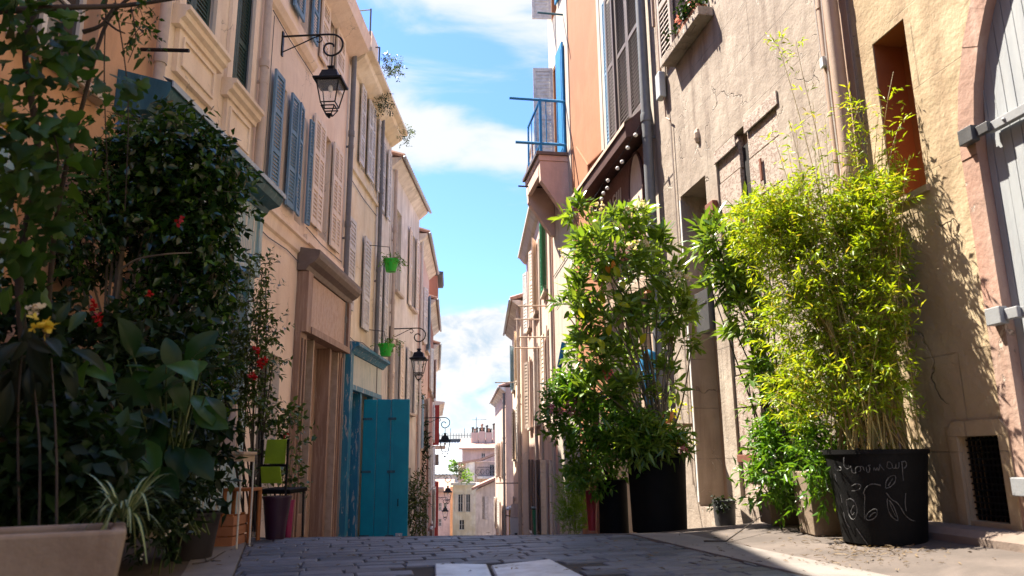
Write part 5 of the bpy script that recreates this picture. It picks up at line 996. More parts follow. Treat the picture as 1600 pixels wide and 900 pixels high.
# window box on the rosy wall sill and red hanging flowers are with the plants
# far street: scooter, awning, bin
t_ = thing('awning', 'small white awning over an ochre doorway far down on the right', 'awning', FR6.P(5.3, -1.3, 0))
quick('awning_cloth', 'white_paint', t_, lambda m_: m_.prof(FR6, 4.6, 6.0, [(.003, -1.2), (.4, -1.3), (.4, -1.36), (.003, -1.28)])); quick('door_frame', 'yellow_paint', t_, lambda m_: m_.fb(FR6, 4.7, 5.3, -3.4, -1.26, .002, .3))
sx, sy = at(806, 820, 28).x, 28; sz = gz(28)
t_ = thing('scooter', 'white scooter with a tall windscreen parked far down on the right', 'scooter', (sx, sy, sz))
quick('body', 'white_paint', t_, lambda m_: (m_.hexa([(sx-.18, sy+.2, sz+.35), (sx+.18, sy+.2, sz+.35), (sx+.16, sy+1.1, sz+.4), (sx-.16, sy+1.1, sz+.4), (sx-.16, sy+.3, sz+.7), (sx+.16, sy+.3, sz+.7), (sx+.12, sy+1.1, sz+.8), (sx-.12, sy+1.1, sz+.8)]), m_.hexa([(sx-.2, sy-.25, sz+.35), (sx+.2, sy-.25, sz+.35), (sx+.2, sy-.18, sz+.35), (sx-.2, sy-.18, sz+.35), (sx-.22, sy-.12, sz+1.0), (sx+.22, sy-.12, sz+1.0), (sx+.22, sy-.05, sz+1.0), (sx-.22, sy-.05, sz+1.0)])), bevel=.04)
quick('windscreen', 'sign_cream', t_, lambda m_: m_.hexa([(sx-.2, sy-.15, sz+1.0), (sx+.2, sy-.15, sz+1.0), (sx+.2, sy-.14, sz+1.0), (sx-.2, sy-.14, sz+1.0), (sx-.16, sy-.02, sz+1.45), (sx+.16, sy-.02, sz+1.45), (sx+.16, sy-.01, sz+1.45), (sx-.16, sy-.01, sz+1.45)]), bevel=.003)
quick('handlebar', 'black_iron', t_, lambda m_: m_.tube([(sx-.35, sy-.02, sz+1.05), (sx, sy-.08, sz+1.0), (sx+.35, sy-.02, sz+1.05)], .02, 6)); quick('seat', 'black_plastic', t_, lambda m_: m_.box(sx-.15, sx+.15, sy+.3, sy+1.05, sz+.8, sz+.88), bevel=.03)
for wy in (-.35, 1.0): quick('wheel', 'rubber', t_, lambda m_: m_.tube([(sx-.05, sy+wy, sz+.24), (sx+.05, sy+wy, sz+.24)], .24, 18))
bx, by = at(846, 815, 22).x, 22; t_ = thing('wheelie_bin', 'dark green wheeled bin against the right wall far down the street', 'bin', (bx, by, gz(22)))
zb2 = gz(22); quick('body', 'green_shutter', t_, lambda m_: m_.hexa([(bx-.2, by-.2, zb2+.08), (bx+.2, by-.2, zb2+.08), (bx+.2, by+.22, zb2+.08), (bx-.2, by+.22, zb2+.08), (bx-.26, by-.27, zb2+1.0), (bx+.26, by-.27, zb2+1.0), (bx+.26, by+.3, zb2+1.0), (bx-.26, by+.3, zb2+1.0)]), bevel=.02)
quick('lid', 'dark_green_shutter', t_, lambda m_: m_.box(bx-.28, bx+.28, by-.3, by+.32, zb2+1.001, zb2+1.06), bevel=.02)
for s_ in (-1, 1): quick('wheel', 'rubber', t_, lambda m_: m_.tube([(bx+s_*.22, by+.26, zb2+.09), (bx+s_*.27, by+.26, zb2+.09)], .09, 12))

# ================================================================ foliage
def nrm(a): return a/np.maximum(1e-9, np.linalg.norm(a, axis=1, keepdims=True))
def leafobj(name, mat, parent, P_, D_, S_, wd, droop=.15, shape='small', label=None, updir=None, flat=.6, smooth=False):
    n = len(P_); P_ = np.asarray(P_, float); D_ = nrm(np.asarray(D_, float)); S_ = np.asarray(S_, float).reshape(-1, 1)
    up = rng.normal(size=(n, 3))*flat + np.array([0, 0, 1.0]) if updir is None else updir + rng.normal(size=(n, 3))*flat
    side = nrm(np.cross(D_, up)); nor = np.cross(side, D_)
    if shape == 'small': T = [(0, 0, 0), (.42, -wd, .05), (1, 0, -droop), (.42, wd, .05)]; Fc = [(0, 3, 2), (0, 2, 1)]
    elif shape == 'lance': T = [(0, 0, 0), (.3, -wd*.8, .03), (.3, 0, -.01), (.3, wd*.8, .03), (.7, -wd*.75, -droop*.45+.02), (.7, 0, -droop*.5), (.7, wd*.75, -droop*.45+.02), (1, 0, -droop)]; Fc = [(0, 2, 1), (0, 3, 2), (1, 2, 5, 4), (2, 3, 6, 5), (4, 5, 7), (5, 6, 7)]
    elif shape == 'broad':
        T = [(0, 0, 0), (.12, 0, .02)]; 
        rows = [(.22, .55), (.4, .95), (.58, 1), (.76, .78), (.9, .42)]
        T = [(0, 0, 0)]; 
        for t, k in rows: z = .10*math.sin(t*3)-droop*t*t; T += [(t, -wd*k, z+.05*k+rnd.uniform(-.01, .01)), (t, -wd*k*.5, z+.035*k), (t, 0, z-.01), (t, wd*k*.5, z+.035*k), (t, wd*k, z+.05*k+rnd.uniform(-.01, .01))]
        T += [(1, 0, -droop+.10*math.sin(3))]; Fc = [(0, 2, 1), (0, 3, 2), (0, 4, 3), (0, 5, 4)]
        for r in range(4):
            a = 1+5*r
            for j in range(4): Fc.append((a+j, a+j+1, a+5+j+1, a+5+j))
        a = 21; Fc += [(a+j, a+j+1, 26) for j in range(4)]
    elif shape == 'lobed':      # vine leaf
        import math as _m
        T = [(0, 0, 0)]; k = 15
        for j in range(k):
            an = -2.7 + 5.4*j/(k-1); r = .52*(1+.30*_m.cos(an*3.3))*(.8+.2*_m.cos(an)); T.append((.42+r*_m.cos(an), r*_m.sin(an)*wd*2.2, .05*_m.cos(an*3)-droop*(.4+r*_m.cos(an))**2))
        T.append((.4, 0, .04)); Fc = [(0, 1, 16), (0, 16, k)] + [(j, j+1, 16) for j in range(1, k)]
    elif shape == 'petal': T = [(0, 0, 0), (.5, -wd, .1), (1, -wd*.6, .0), (1, wd*.6, .0), (.5, wd, .1)]; Fc = [(0, 4, 3, 2, 1)]
    T = np.array(T); m_ = len(T)
    V = P_[:, None, :] + S_[:, None]*(T[None, :, 0:1]*D_[:, None] + T[None, :, 1:2]*side[:, None] + T[None, :, 2:3]*nor[:, None])
    off = np.array(wloc(parent)) if parent is not None else P_[0]
    V = (V.reshape(-1, 3)-off).astype(np.float32)
    lt = np.array([len(f) for f in Fc]); li = np.concatenate([np.array(f) for f in Fc])
    loops = (li[None]+ (np.arange(n)*m_)[:, None]).ravel().astype(np.int32); tot = np.tile(lt, n); start = np.concatenate([[0], np.cumsum(tot)[:-1]]).astype(np.int32)
    me = bpy.data.meshes.new(name); me.vertices.add(len(V)); me.vertices.foreach_set('co', V.ravel()); me.loops.add(len(loops)); me.loops.foreach_set('vertex_index', loops)
    me.polygons.add(len(tot)); me.polygons.foreach_set('loop_start', start)
    me.update(calc_edges=True); me.validate()
    if shape in ('broad', 'lobed', 'lance') or smooth: me.polygons.foreach_set('use_smooth', [True]*len(me.polygons))
    o = link(name, me, mat, parent, None if parent is not None else Vector(P_[0]))
    if label: o['label'] = label
    return o
def blobpts(bl, n):
    """n points in a pixel-placed ellipsoid (px,py,Y,rx px,ry px,depth m), fuller near its surface"""
    px, py, Y, rx, ry, dp = bl; c = np.array(at(px, py, Y)); s = Y/1200.0
    d = nrm(rng.normal(size=(n, 3))); r = rng.random((n, 1))**(1/2.3); k = d*r
    return c + k*np.array([rx*s, dp, ry*s]), d, c
def twigs(P0, d, ln, k, alpha, grav, jit=.25):
    """leaf positions and directions along twigs"""
    n = len(P0); t = np.linspace(.12, 1, k)[None, :, None]; ln = (ln*(.7+.6*rng.random((n, 1))))[:, :, None]
    g = np.array([0, 0, -1.0])
    pos = P0[:, None]+ d[:, None]*t*ln + g*grav*(t*ln)**2*1.5
    a = nrm(np.cross(d, rng.normal(size=(n, 3)))); b_ = np.cross(d, a); ph = (np.arange(k)*2.4)[None, :, None]+rng.random((n, 1, 1))*6.28
    perp = a[:, None]*np.cos(ph)+b_[:, None]*np.sin(ph)
    D = d[:, None]*math.cos(alpha)+perp*math.sin(alpha)+g*grav*.8+rng.normal(size=(n, k, 3))*jit
    return pos.reshape(-1, 3), D.reshape(-1, 3), pos
def add_twig(mb, pts, r0, r1, n=4): mb.tube([tuple(p) for p in pts], r0, n, r1, cap=False)
def plant(name, label, cat, base, blobs, leafm, stemm='bark', ntw=200, tl=.22, k=9, leaf=.06, lw=.2, alpha=.9, grav=.25, up=.35, shape='small', droop=.15, r_st=.012, limbs=2, group=None, extra_wood=.35, parts=('foliage', 'branches'), stems=None, flat=.6):
    """blobs: (px,py,Y,rx,ry,depth,weight)"""
    t_ = thing(name, label, cat, base, group); wd = MB(); AP = []; AD = []; tw = sum(b_[6] for b_ in blobs)
    base = np.array(base, float)
    for b_ in blobs:
        n = max(4, int(ntw*b_[6]/tw)); P0, d, c = blobpts(b_[:6], n); dd = nrm(d*.7+rng.normal(size=d.shape)*.45+np.array([0, 0, up]))
        p, D, pos = twigs(P0, dd, tl, k, alpha, grav); AP.append(p); AD.append(D)
        # limbs from the base to this clump, then to some of its twigs
        for l in range(limbs):
            e = c+rng.normal(size=3)*np.array([.08, .06, .08]); b0 = base+rng.normal(size=3)*np.array([.04, .04, 0]); mid = b0*.45+e*.55; mid[:2] = b0[:2]*.6+e[:2]*.4; mid += rng.normal(size=3)*.05
            pts = smoothc([b0, mid, e], 5); add_twig(wd, pts, r_st, r_st*.45, 6)
        for i in range(int(n*extra_wood)):
            m2 = (c+P0[i])/2+rng.normal(size=3)*.03; pts = smoothc([c+(P0[i]-c)*.15, m2, P0[i]], 3)+[Vector(pos[i][-1])]; add_twig(wd, pts, r_st*.35, r_st*.1, 4)
    if stems:
        for s_ in stems: add_twig(wd, smoothc([tuple(at(*q)) for q in s_[0]], 5), s_[1], s_[2], 7)
    wd.build(parts[1], stemm, t_, smooth=True)
    P_ = np.concatenate(AP); D_ = np.concatenate(AD)
    leafobj(parts[0], leafm, t_, P_, D_, leaf*(.65+.7*rng.random(len(P_))), lw, droop, shape, flat=flat)
    return t_
def flowers(parent, mat, spots, n, size, spread, name='flower', shape='petal', wd=.35):
    """small heads of petals; each head its own mesh"""
    for (px, py, Y) in spots:
        c = np.array(at(px, py, Y)); C_ = c+rng.normal(size=(n, 3))*spread; P_ = np.repeat(C_, 5, 0); D_ = rng.normal(size=(n*5, 3))+np.array([0, -.5, .3])
        leafobj(name, mat, parent, P_, D_, size*(.7+.6*rng.random(n*5)), wd, .1, shape)

# ---- left side
gl = lambda px, Y: (at(px, 790, Y).x, Y, .014)
# climber with big lobed leaves in the near top left
t_ = thing('climbing_vine', 'big-leaved climber hanging dark across the top left corner', 'vine', (XL(4)+.12, 4.0, 0))
PP = []; DD = []; wd = MB()
VB = [(35, 60, 3.6, 110, 85, .35, 130), (45, 210, 3.5, 75, 105, .35, 130), (25, 370, 3.7, 55, 110, .3, 90), (185, 135, 3.6, 35, 18, .15, 12), (110, 50, 3.8, 40, 35, .25, 14), (110, 260, 3.9, 30, 50, .25, 14), (210, 120, 3.6, 25, 14, .1, 4)]
for b_ in VB:
    P0, d, c = blobpts(b_[:6], b_[6]); dd = nrm(d*.5+rng.normal(size=d.shape)*.5+np.array([.25, -.5, -.5])); PP.append(P0); DD.append(dd)
PP = np.concatenate(PP); DD = np.concatenate(DD)
leafobj('foliage', 'vine_leaf', t_, PP, DD, .105*(.6+.7*rng.random(len(PP))), .42, .25, 'lobed', updir=np.array([.1, -.9, .5]), flat=.55)
SMALLV = [(220, 20, 3.9, 45, 22, .12, 16), (225, 50, 3.9, 30, 22, .1, 9), (150, 170, 4.0, 45, 50, .2, 24), (120, 300, 4.1, 40, 70, .2, 30), (60, 300, 4.2, 80, 140, .3, 90)]
A1 = []; A2 = []
for b_ in SMALLV:
    P0, d, c = blobpts(b_[:6], b_[6]); dd = nrm(d*.6+rng.normal(size=d.shape)*.4+np.array([0, 0, -.3])); p, D, pos = twigs(P0, dd, .12, 6, .9, .4); A1.append(p); A2.append(D)
    for i in range(0, len(P0), 2): add_twig(wd, [P0[i]-dd[i]*.05, pos[i][2], pos[i][-1]], .002, .001)
P_ = np.concatenate(A1); leafobj('small_leaves', 'vine_leaf', t_, P_, np.concatenate(A2), .045*(.6+.7*rng.random(len(P_))), .3, .15, 'small')
for q, r0, r1 in (([(20, 780, 4.3), (40, 600, 4.3), (30, 420, 4.2), (60, 250, 3.9), (40, 60, 3.7), (100, -40, 3.7)], .03, .012), ([(60, 780, 4.4), (70, 560, 4.3), (90, 330, 4.1), (130, 160, 3.9), (170, 30, 3.9), (230, -20, 3.9)], .018, .008), ([(-40, 20, 3.5), (90, 12, 3.6), (200, 8, 3.8), (330, -12, 3.9)], .02, .009), ([(130, 50, 3.8), (160, 38, 3.8), (180, 5, 3.8)], .014, .006), ([(160, 28, 3.8), (180, 45, 3.8), (195, 52, 3.8)], .008, .004), ([(205, 10, 3.9), (212, 60, 3.9), (200, 98, 3.9)], .004, .002), ([(180, 0, 3.9), (200, 150, 4.0), (195, 330, 4.2)], .004, .003), ([(166, 0, 3.8), (163, 130, 3.9), (170, 320, 4.2)], .004, .003), ([(50, 160, 3.5), (90, 230, 3.6), (80, 330, 3.9)], .006, .004)):
    add_twig(wd, smoothc([tuple(at(*p)) for p in q], 5), r0, r1, 8)
wd.build('stems', 'bark', t_, smooth=True)
flowers(t_, 'yellow_petal', [(14, 190, 3.3), (10, 185, 3.3)], 9, .022, .022)
# fig-like tree with glossy small leaves
FB = [(285, 245, 6.0, 65, 30, .4, 1.1), (190, 290, 6.0, 55, 45, .45, 1.2), (305, 305, 6.1, 55, 38, .4, 1.1), (245, 350, 6.1, 90, 45, .45, 1.4), (140, 380, 6.0, 35, 60, .35, .7), (310, 390, 6.1, 40, 40, .35, .7), (285, 470, 6.2, 60, 50, .4, 1.0), (290, 200, 6.0, 30, 12, .2, .22), (350, 250, 6.1, 20, 10, .15, .16), (215, 225, 6.0, 25, 12, .25, .25), (280, 590, 6.3, 70, 60, .4, 1.0), (345, 330, 6.1, 12, 20, .2, .15), (330, 440, 6.0, 20, 20, .2, .2)]
t_ = plant('fig_tree', 'small-leaved evergreen tree with slender pale trunks crowding the teal shopfront', 'tree', (gl(165, 6.1)[0], 6.1, .40), FB, 'ficus_leaf', 'pale_bark', ntw=1250, tl=.22, k=11, leaf=.082, lw=.28, extra_wood=.15, alpha=.95, grav=.35, up=.1, r_st=.016, limbs=2, parts=('crown', 'trunk'),
    stems=[([(170, 800, 6.1), (172, 600, 6.1), (180, 500, 6.0), (192, 380, 5.9), (200, 300, 6.0)], .022, .016), ([(160, 800, 6.1), (163, 520, 6.1), (168, 380, 6.0), (160, 300, 6.0)], .012, .008), ([(190, 420, 5.7), (215, 405, 5.65), (260, 397, 5.6), (300, 395, 5.7)], .010, .005), ([(172, 490, 6.0), (185, 420, 6.0), (200, 370, 6.0)], .010, .007)])
flowers(t_, 'red_petal', [(240, 462, 5.4), (282, 345, 5.5)], 3, .03, .016)
# laurel shrub in front of the pink wall
LB = [(395, 470, 7.4, 28, 40, .25, .8), (390, 560, 7.4, 38, 50, .3, 1.5), (355, 540, 7.3, 35, 50, .3, 1.2), (375, 640, 7.3, 40, 40, .3, 1.2), (408, 425, 7.5, 12, 16, .15, .25), (425, 520, 7.4, 10, 30, .2, .3), (360, 620, 7.2, 45, 60, .3, 1.0)]
t_ = plant('laurel_shrub', 'loose dark-leaved shrub with red blooms before the pink wall, behind the chair', 'shrub', (gl(395, 7.4)[0], 7.4, .0), LB, 'laurel_leaf', 'bark', ntw=330, tl=.18, k=9, leaf=.062, lw=.22, alpha=1.0, grav=.15, up=.3, r_st=.011)
flowers(t_, 'red_petal', [(410, 568, 7.0), (405, 548, 7.0), (395, 585, 6.95)], 6, .035, .025)
t_ = plant('climbing_rose', 'thin climbing rose with scattered leaves against the brown shopfront', 'climber', (gl(452, 7.6)[0], 7.6, .0), [(448, 690, 7.6, 22, 50, .15, 1), (425, 660, 7.5, 25, 25, .15, .5), (465, 655, 7.7, 10, 15, .1, .3), (455, 745, 7.5, 15, 35, .12, .4), (418, 735, 7.4, 22, 35, .15, .5)], 'laurel_leaf', 'green_stem', ntw=110, tl=.14, k=6, leaf=.06, lw=.34, alpha=1.1, grav=.1, r_st=.006, limbs=1)
flowers(t_, 'red_petal', [(447, 682, 7.2)], 2, .02, .01)
# broad-leaved canna
t_ = thing('canna_plant', 'canna with large paddle leaves and a salmon-red flower spike', 'plant', (gl(265, 5.0)[0], 5.0, .25))
CL = [((250, 640), (165, 500), .42), ((290, 650), (255, 575), .30), ((300, 640), (350, 665), .36), ((260, 600), (190, 560), .26), ((250, 620), (300, 590), .24), ((240, 650), (250, 740), .30), ((270, 660), (245, 735), .34), ((220, 640), (185, 700), .24), ((230, 680), (160, 690), .22), ((300, 560), (345, 540), .16), ((180, 600), (120, 560), .22), ((150, 650), (95, 700), .24), ((290, 700), (330, 745), .2), ((210, 560), (185, 480), .26), ((130, 610), (150, 540), .22), ((270, 590), (262, 530), .2), ((200, 720), (150, 760), .2), ((100, 640), (60, 600), .2), ((240, 730), (280, 780), .2), ((320, 620), (352, 650), .22)]
PP = []; DD = []; SS = []; wd = MB(); b0 = np.array([gl(265, 5.0)[0], 5.0, .2])
for _ in range(22):
    a_ = (rnd.uniform(110, 320), rnd.uniform(560, 740)); CL.append((a_, (a_[0]+rnd.uniform(-75, 75), a_[1]+rnd.uniform(-60, 80)), .2))
for (a, e, s_) in CL:
    Y0 = rnd.uniform(3.85, 4.35); p = np.array(at(a[0], a[1], Y0)); q = np.array(at(e[0], e[1], Y0-rnd.uniform(-.1, .25))); PP.append(p); DD.append(q-p); SS.append(min(.25, max(.12, np.linalg.norm(q-p)))*1.08)
    add_twig(wd, smoothc([b0+rng.normal(size=3)*np.array([.12, .08, 0]), (b0*.4+p*.6)+np.array([0, 0, .06]), p], 4), .007, .004, 6)
leafobj('leaves', 'broad_leaf', t_, PP, DD, SS, .24, .12, 'broad', updir=np.array([.15, -.7, .7]), flat=.3)
add_twig(wd, smoothc([tuple(at(270, 720, 4.6)), tuple(at(295, 640, 4.6)), tuple(at(310, 548, 4.6))], 4), .008, .004, 6); wd.build('stalks', 'green_stem', t_, smooth=True)
flowers(t_, 'salmon_petal', [(300, 575, 4.6), (303, 562, 4.6), (308, 549, 4.6), (313, 541, 4.6)], 4, .03, .014, name='flower_spike')
flowers(t_, 'red_petal', [(150, 490, 4.5), (158, 500, 4.5), (148, 480, 4.5)], 3, .03, .012)
# frangipani-like grey drooping plant, near left
t_ = thing('frangipani', 'drooping grey-leaved plant with yellow flowers at the left edge above the trough', 'plant', (at(30, 800, 3.2).x, 3.2, .4))
P0, d, c = blobpts((35, 560, 3.2, 55, 60, .15), 34); dd = nrm(d*.35+rng.normal(size=d.shape)*.25+np.array([.05, -.2, -.9])); leafobj('leaves', 'grey_leaf', t_, P0, dd, .17*(.7+.6*rng.random(len(P0))), .16, .2, 'broad', updir=np.array([.2, -1, .3]), flat=.4)
P0, d, c = blobpts((60, 540, 3.3, 70, 35, .15), 22); leafobj('upper_leaves', 'dark_leaf', t_, P0, nrm(d*.8+rng.normal(size=d.shape)*.3+np.array([.3, -.1, .1])), .15*(.7+.6*rng.random(len(P0))), .17, .2, 'broad', updir=np.array([.1, -.6, .8]), flat=.4)
wd = MB()
for q in ([(30, 820, 3.2), (28, 650, 3.2), (35, 540, 3.2)], [(88, 850, 3.1), (88, 700, 3.15), (80, 560, 3.2)], [(60, 850, 3.1), (62, 700, 3.15), (50, 580, 3.2)]): add_twig(wd, smoothc([tuple(at(*p)) for p in q], 5), .006, .004, 7)
wd.build('stems', 'bark', t_, smooth=True); flowers(t_, 'yellow_petal', [(70, 505, 3.1), (76, 515, 3.1)], 5, .028, .014); flowers(t_, 'white_petal', [(52, 485, 3.1), (62, 483, 3.1)], 3, .024, .012)
# dark undergrowth
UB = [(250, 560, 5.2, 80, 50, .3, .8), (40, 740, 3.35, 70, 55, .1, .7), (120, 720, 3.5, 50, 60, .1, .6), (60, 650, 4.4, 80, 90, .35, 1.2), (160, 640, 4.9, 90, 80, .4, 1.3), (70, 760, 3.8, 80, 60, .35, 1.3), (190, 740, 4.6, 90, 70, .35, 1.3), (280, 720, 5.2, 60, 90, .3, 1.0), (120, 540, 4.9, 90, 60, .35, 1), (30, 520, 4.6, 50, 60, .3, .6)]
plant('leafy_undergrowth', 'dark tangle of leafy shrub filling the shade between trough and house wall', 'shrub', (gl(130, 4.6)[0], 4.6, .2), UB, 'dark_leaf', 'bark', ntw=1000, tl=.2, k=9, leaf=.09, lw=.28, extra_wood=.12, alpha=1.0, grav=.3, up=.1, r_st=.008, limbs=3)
flowers(plant('kerbside_plant', 'low small-leaved plant spilling toward the kerb right of the trough', 'plant', (gl(265, 4.6)[0], 4.6, .02), [(262, 775, 4.5, 45, 35, .2, 1), (240, 830, 4.2, 30, 22, .15, .5)], 'dark_leaf', 'green_stem', ntw=120, tl=.14, k=7, leaf=.05, lw=.25, r_st=.004), 'white_petal', [(264, 836, 4.0), (290, 822, 4.2), (222, 872, 3.9)], 2, .012, .006)
# spider plant: arching striped straps
t_ = thing('spider_plant', 'spider plant with arching striped leaves over the end of the concrete trough', 'plant', (at(195, 812, 2.85).x, 2.85, .45))
V = []; Fq = []; UV = []; o3 = np.array(at(193, 808, 2.84))
for i in range(62):
    a = rnd.uniform(0, 6.283); L_ = rnd.uniform(.15, .27); lift = rnd.uniform(.5, 1.6); dr_ = rnd.uniform(1.0, 3.0); w0 = rnd.uniform(.005, .008); n0 = len(V); hd = np.array([math.cos(a), math.sin(a)*.8, 0]); sd = np.array([-math.sin(a), math.cos(a), 0])
    if hd[0] < -.6 and rnd.random() < .5: continue
    for j in range(9):
        t = j/8; p = o3 + hd*(L_*t*.75+.02) + np.array([0, 0, L_*(lift*t - dr_*.55*t*t)]); ww = w0*(1-.85*t**2.2)+.0006
        V += [p-sd*ww, p-sd*ww*.3+np.array([0, 0, -.0015]), p+sd*ww*.3+np.array([0, 0, -.0015]), p+sd*ww]
    for j in range(8):
        for m2, (ua, ub) in enumerate(((0, .35), (.35, .65), (.65, 1))):
            b1 = n0+4*j+m2; Fq.append((b1, b1+1, b1+5, b1+4)); UV += [(ua, 0), (ub, 0), (ub, 1), (ua, 1)]
off = np.array(wloc(t_)); me = bpy.data.meshes.new('leaves'); me.from_pydata([tuple(np.array(v)-off) for v in V], [], Fq); uvl = me.uv_layers.new(); uvl.data.foreach_set('uv', [c_ for u in UV for c_ in u]); me.polygons.foreach_set('use_smooth', [True]*len(me.polygons)); me.update(); link('leaves', me, 'spider_leaf', t_)

# ---- right side
OB = [(975, 355, 7.7, 40, 22, .25, .8), (930, 400, 7.6, 32, 32, .3, .9), (990, 430, 7.7, 50, 32, .3, .9), (905, 470, 7.6, 25, 35, .25, .6), (960, 500, 7.7, 48, 30, .3, .9), (1050, 490, 7.8, 28, 32, .25, .8), (925, 555, 7.7, 40, 25, .25, .8), (905, 335, 8.4, 22, 20, .2, .35), (1020, 385, 7.8, 25, 14, .2, .35), (1060, 440, 7.8, 16, 12, .15, .25), (975, 560, 7.9, 30, 20, .2, .25), (1065, 540, 7.8, 14, 14, .15, .15), (930, 610, 7.7, 38, 25, .25, .6), (985, 620, 7.7, 25, 25, .2, .4), (1045, 600, 7.8, 14, 30, .15, .2)]
b0 = (c1[0]+.05, 7.75, c1[2]+h1-.08)
t_ = plant('oleander', 'tall white-flowered oleander bursting from the large plain black tub', 'shrub', b0, OB, 'oleander_leaf', 'pale_bark', ntw=400, tl=.13, k=9, leaf=.145, lw=.155, alpha=.8, grav=.14, up=.55, shape='lance', droop=.14, r_st=.012, limbs=2)
flowers(t_, 'white_petal', [(1000, 322, 7.4), (985, 330, 7.4), (1060, 425, 7.5), (1075, 432, 7.5), (1045, 430, 7.5), (990, 385, 7.3), (935, 325, 8.2), (905, 360, 8.2), (1010, 380, 7.4), (880, 395, 8.1)], 7, .032, .03)
leafobj('yellowed_leaves', 'yellow_leaf', t_, [np.array(at(x, y, 7.35)) for x, y in ((960, 415), (945, 432), (935, 430), (970, 440), (940, 455), (965, 475), (935, 530), (945, 545), (905, 478), (915, 485), (955, 505), (960, 460), (930, 545), (1010, 520))], rng.normal(size=(14, 3))+np.array([.3, -.3, -.5]), .13, .26, .2, 'broad', updir=np.array([0, -1, .4]), flat=.3)
leafobj('orange_leaves', 'orange_leaf', t_, [np.array(at(x, y, 7.35)) for x, y in ((948, 412), (955, 420), (935, 345), (1005, 458))], rng.normal(size=(4, 3))+np.array([0, -.3, -.3]), .10, .26, .2, 'broad', updir=np.array([0, -1, .4]), flat=.3)
GB = [(955, 670, 7.8, 65, 45, .3, 1.5), (895, 615, 7.9, 30, 28, .2, .8), (1010, 690, 7.6, 50, 28, .25, .7), (930, 720, 8.1, 40, 45, .25, .8), (880, 650, 8.1, 25, 40, .2, .5)]
t_ = plant('flowering_shrub', 'dense small-leaved green shrub with pink blooms below the tall oleander', 'shrub', (c2[0], 8.2, c2[2]+h2-.06), GB, 'shrub_leaf', 'bark', ntw=560, tl=.15, k=10, leaf=.075, lw=.22, alpha=1.0, grav=.15, up=.3, r_st=.007)
flowers(t_, 'pink_petal', [(862, 638, 7.8), (875, 642, 7.8), (893, 628, 7.7), (898, 645, 7.7), (905, 625, 7.7), (1065, 700, 7.4), (885, 636, 7.7)], 6, .028, .03)
plant('broad_tub_plant', 'strappy pale-edged plant at the rim of the large plain black tub', 'plant', (c1[0]-.1, 7.6, c1[2]+h1-.05), [(1010, 690, 7.45, 45, 20, .15, 1), (1040, 690, 7.5, 30, 25, .15, .6)], 'oleander_leaf', 'green_stem', ntw=80, tl=.12, k=7, leaf=.12, lw=.12, alpha=.9, grav=.3, r_st=.005)
plant('shelf_plant', 'small yellow-leaved plant spilling over the dark wooden shelf', 'plant', (at(1052, 660, 8.55).x, 8.55, at(1052, 660, 8.55).z), [(1050, 640, 8.5, 25, 20, .1, 1), (1055, 690, 8.4, 25, 18, .1, .7)], 'yellow_leaf', 'green_stem', ntw=26, tl=.1, k=5, leaf=.05, lw=.3, r_st=.004)
plant('feathery_shrub', 'light green feathery bush at the left end of the right-hand plants', 'shrub', (at(895, 815, 8.7).x, 8.7, gz(8.7)+.03), [(897, 765, 8.7, 24, 32, .2, 1), (898, 805, 8.7, 24, 26, .2, 1)], 'feathery_leaf', 'green_stem', ntw=420, tl=.10, k=12, leaf=.035, lw=.09, alpha=.7, grav=-.1, up=.7, r_st=.004, limbs=4)
plant('red_pot_plant', 'small bushy plant growing out of the tall narrow red pot', 'plant', (c3[0], c3[1], c3[2]+h3-.05), [(922, 745, 8.2, 20, 25, .12, 1)], 'shrub_leaf', 'green_stem', ntw=60, tl=.1, k=7, leaf=.05, lw=.25, r_st=.004)
plant('grey_seedling', 'low grey-green plant in the small dark metal pot', 'plant', (c5[0], c5[1], c5[2]+h5-.04), [(1130, 788, 7.85, 18, 10, .1, 1)], 'grey_leaf', 'green_stem', ntw=26, tl=.06, k=5, leaf=.05, lw=.3, r_st=.003)
# second oleander between door and bamboo
PB = [(1120, 375, 6.6, 18, 20, .15, .6), (1155, 420, 6.6, 35, 35, .2, 1.1), (1175, 350, 6.6, 40, 25, .2, .6), (1180, 500, 6.5, 25, 40, .2, .7), (1190, 600, 6.5, 20, 40, .15, .3), (1128, 445, 6.6, 12, 20, .15, .3)]
t_ = plant('oleander', 'second oleander, red-tipped, between the mailbox doorway and the bamboo', 'shrub', (at(1235, 780, 6.7).x, 6.72, .35), PB, 'oleander_leaf', 'bark', ntw=190, tl=.14, k=9, leaf=.13, lw=.14, shape='lance', alpha=.7, grav=.2, up=.4, droop=.12, r_st=.010)
flowers(t_, 'salmon_petal', [(1158, 418, 6.8), (1165, 432, 6.8)], 5, .025, .02)
QB = [(1268, 715, 5.6, 18, 28, .06, .4), (1285, 760, 5.6, 16, 22, .05, .25), (1215, 640, 6.4, 40, 50, .2, .9), (1240, 700, 6.3, 55, 45, .25, 1.3), (1250, 760, 6.2, 40, 45, .2, 1.1), (1205, 735, 6.4, 30, 35, .2, .8), (1225, 580, 6.4, 30, 40, .2, .5), (1290, 660, 6.0, 25, 60, .2, .7)]
plant('trailing_shrub', 'bright green leafy shrub trailing over the two concrete boxes', 'shrub', (at(1240, 780, 6.6).x, 6.7, .3), QB, 'shrub_leaf', 'green_stem', ntw=420, tl=.17, k=9, leaf=.08, lw=.15, alpha=.9, grav=.3, up=.2, r_st=.006)
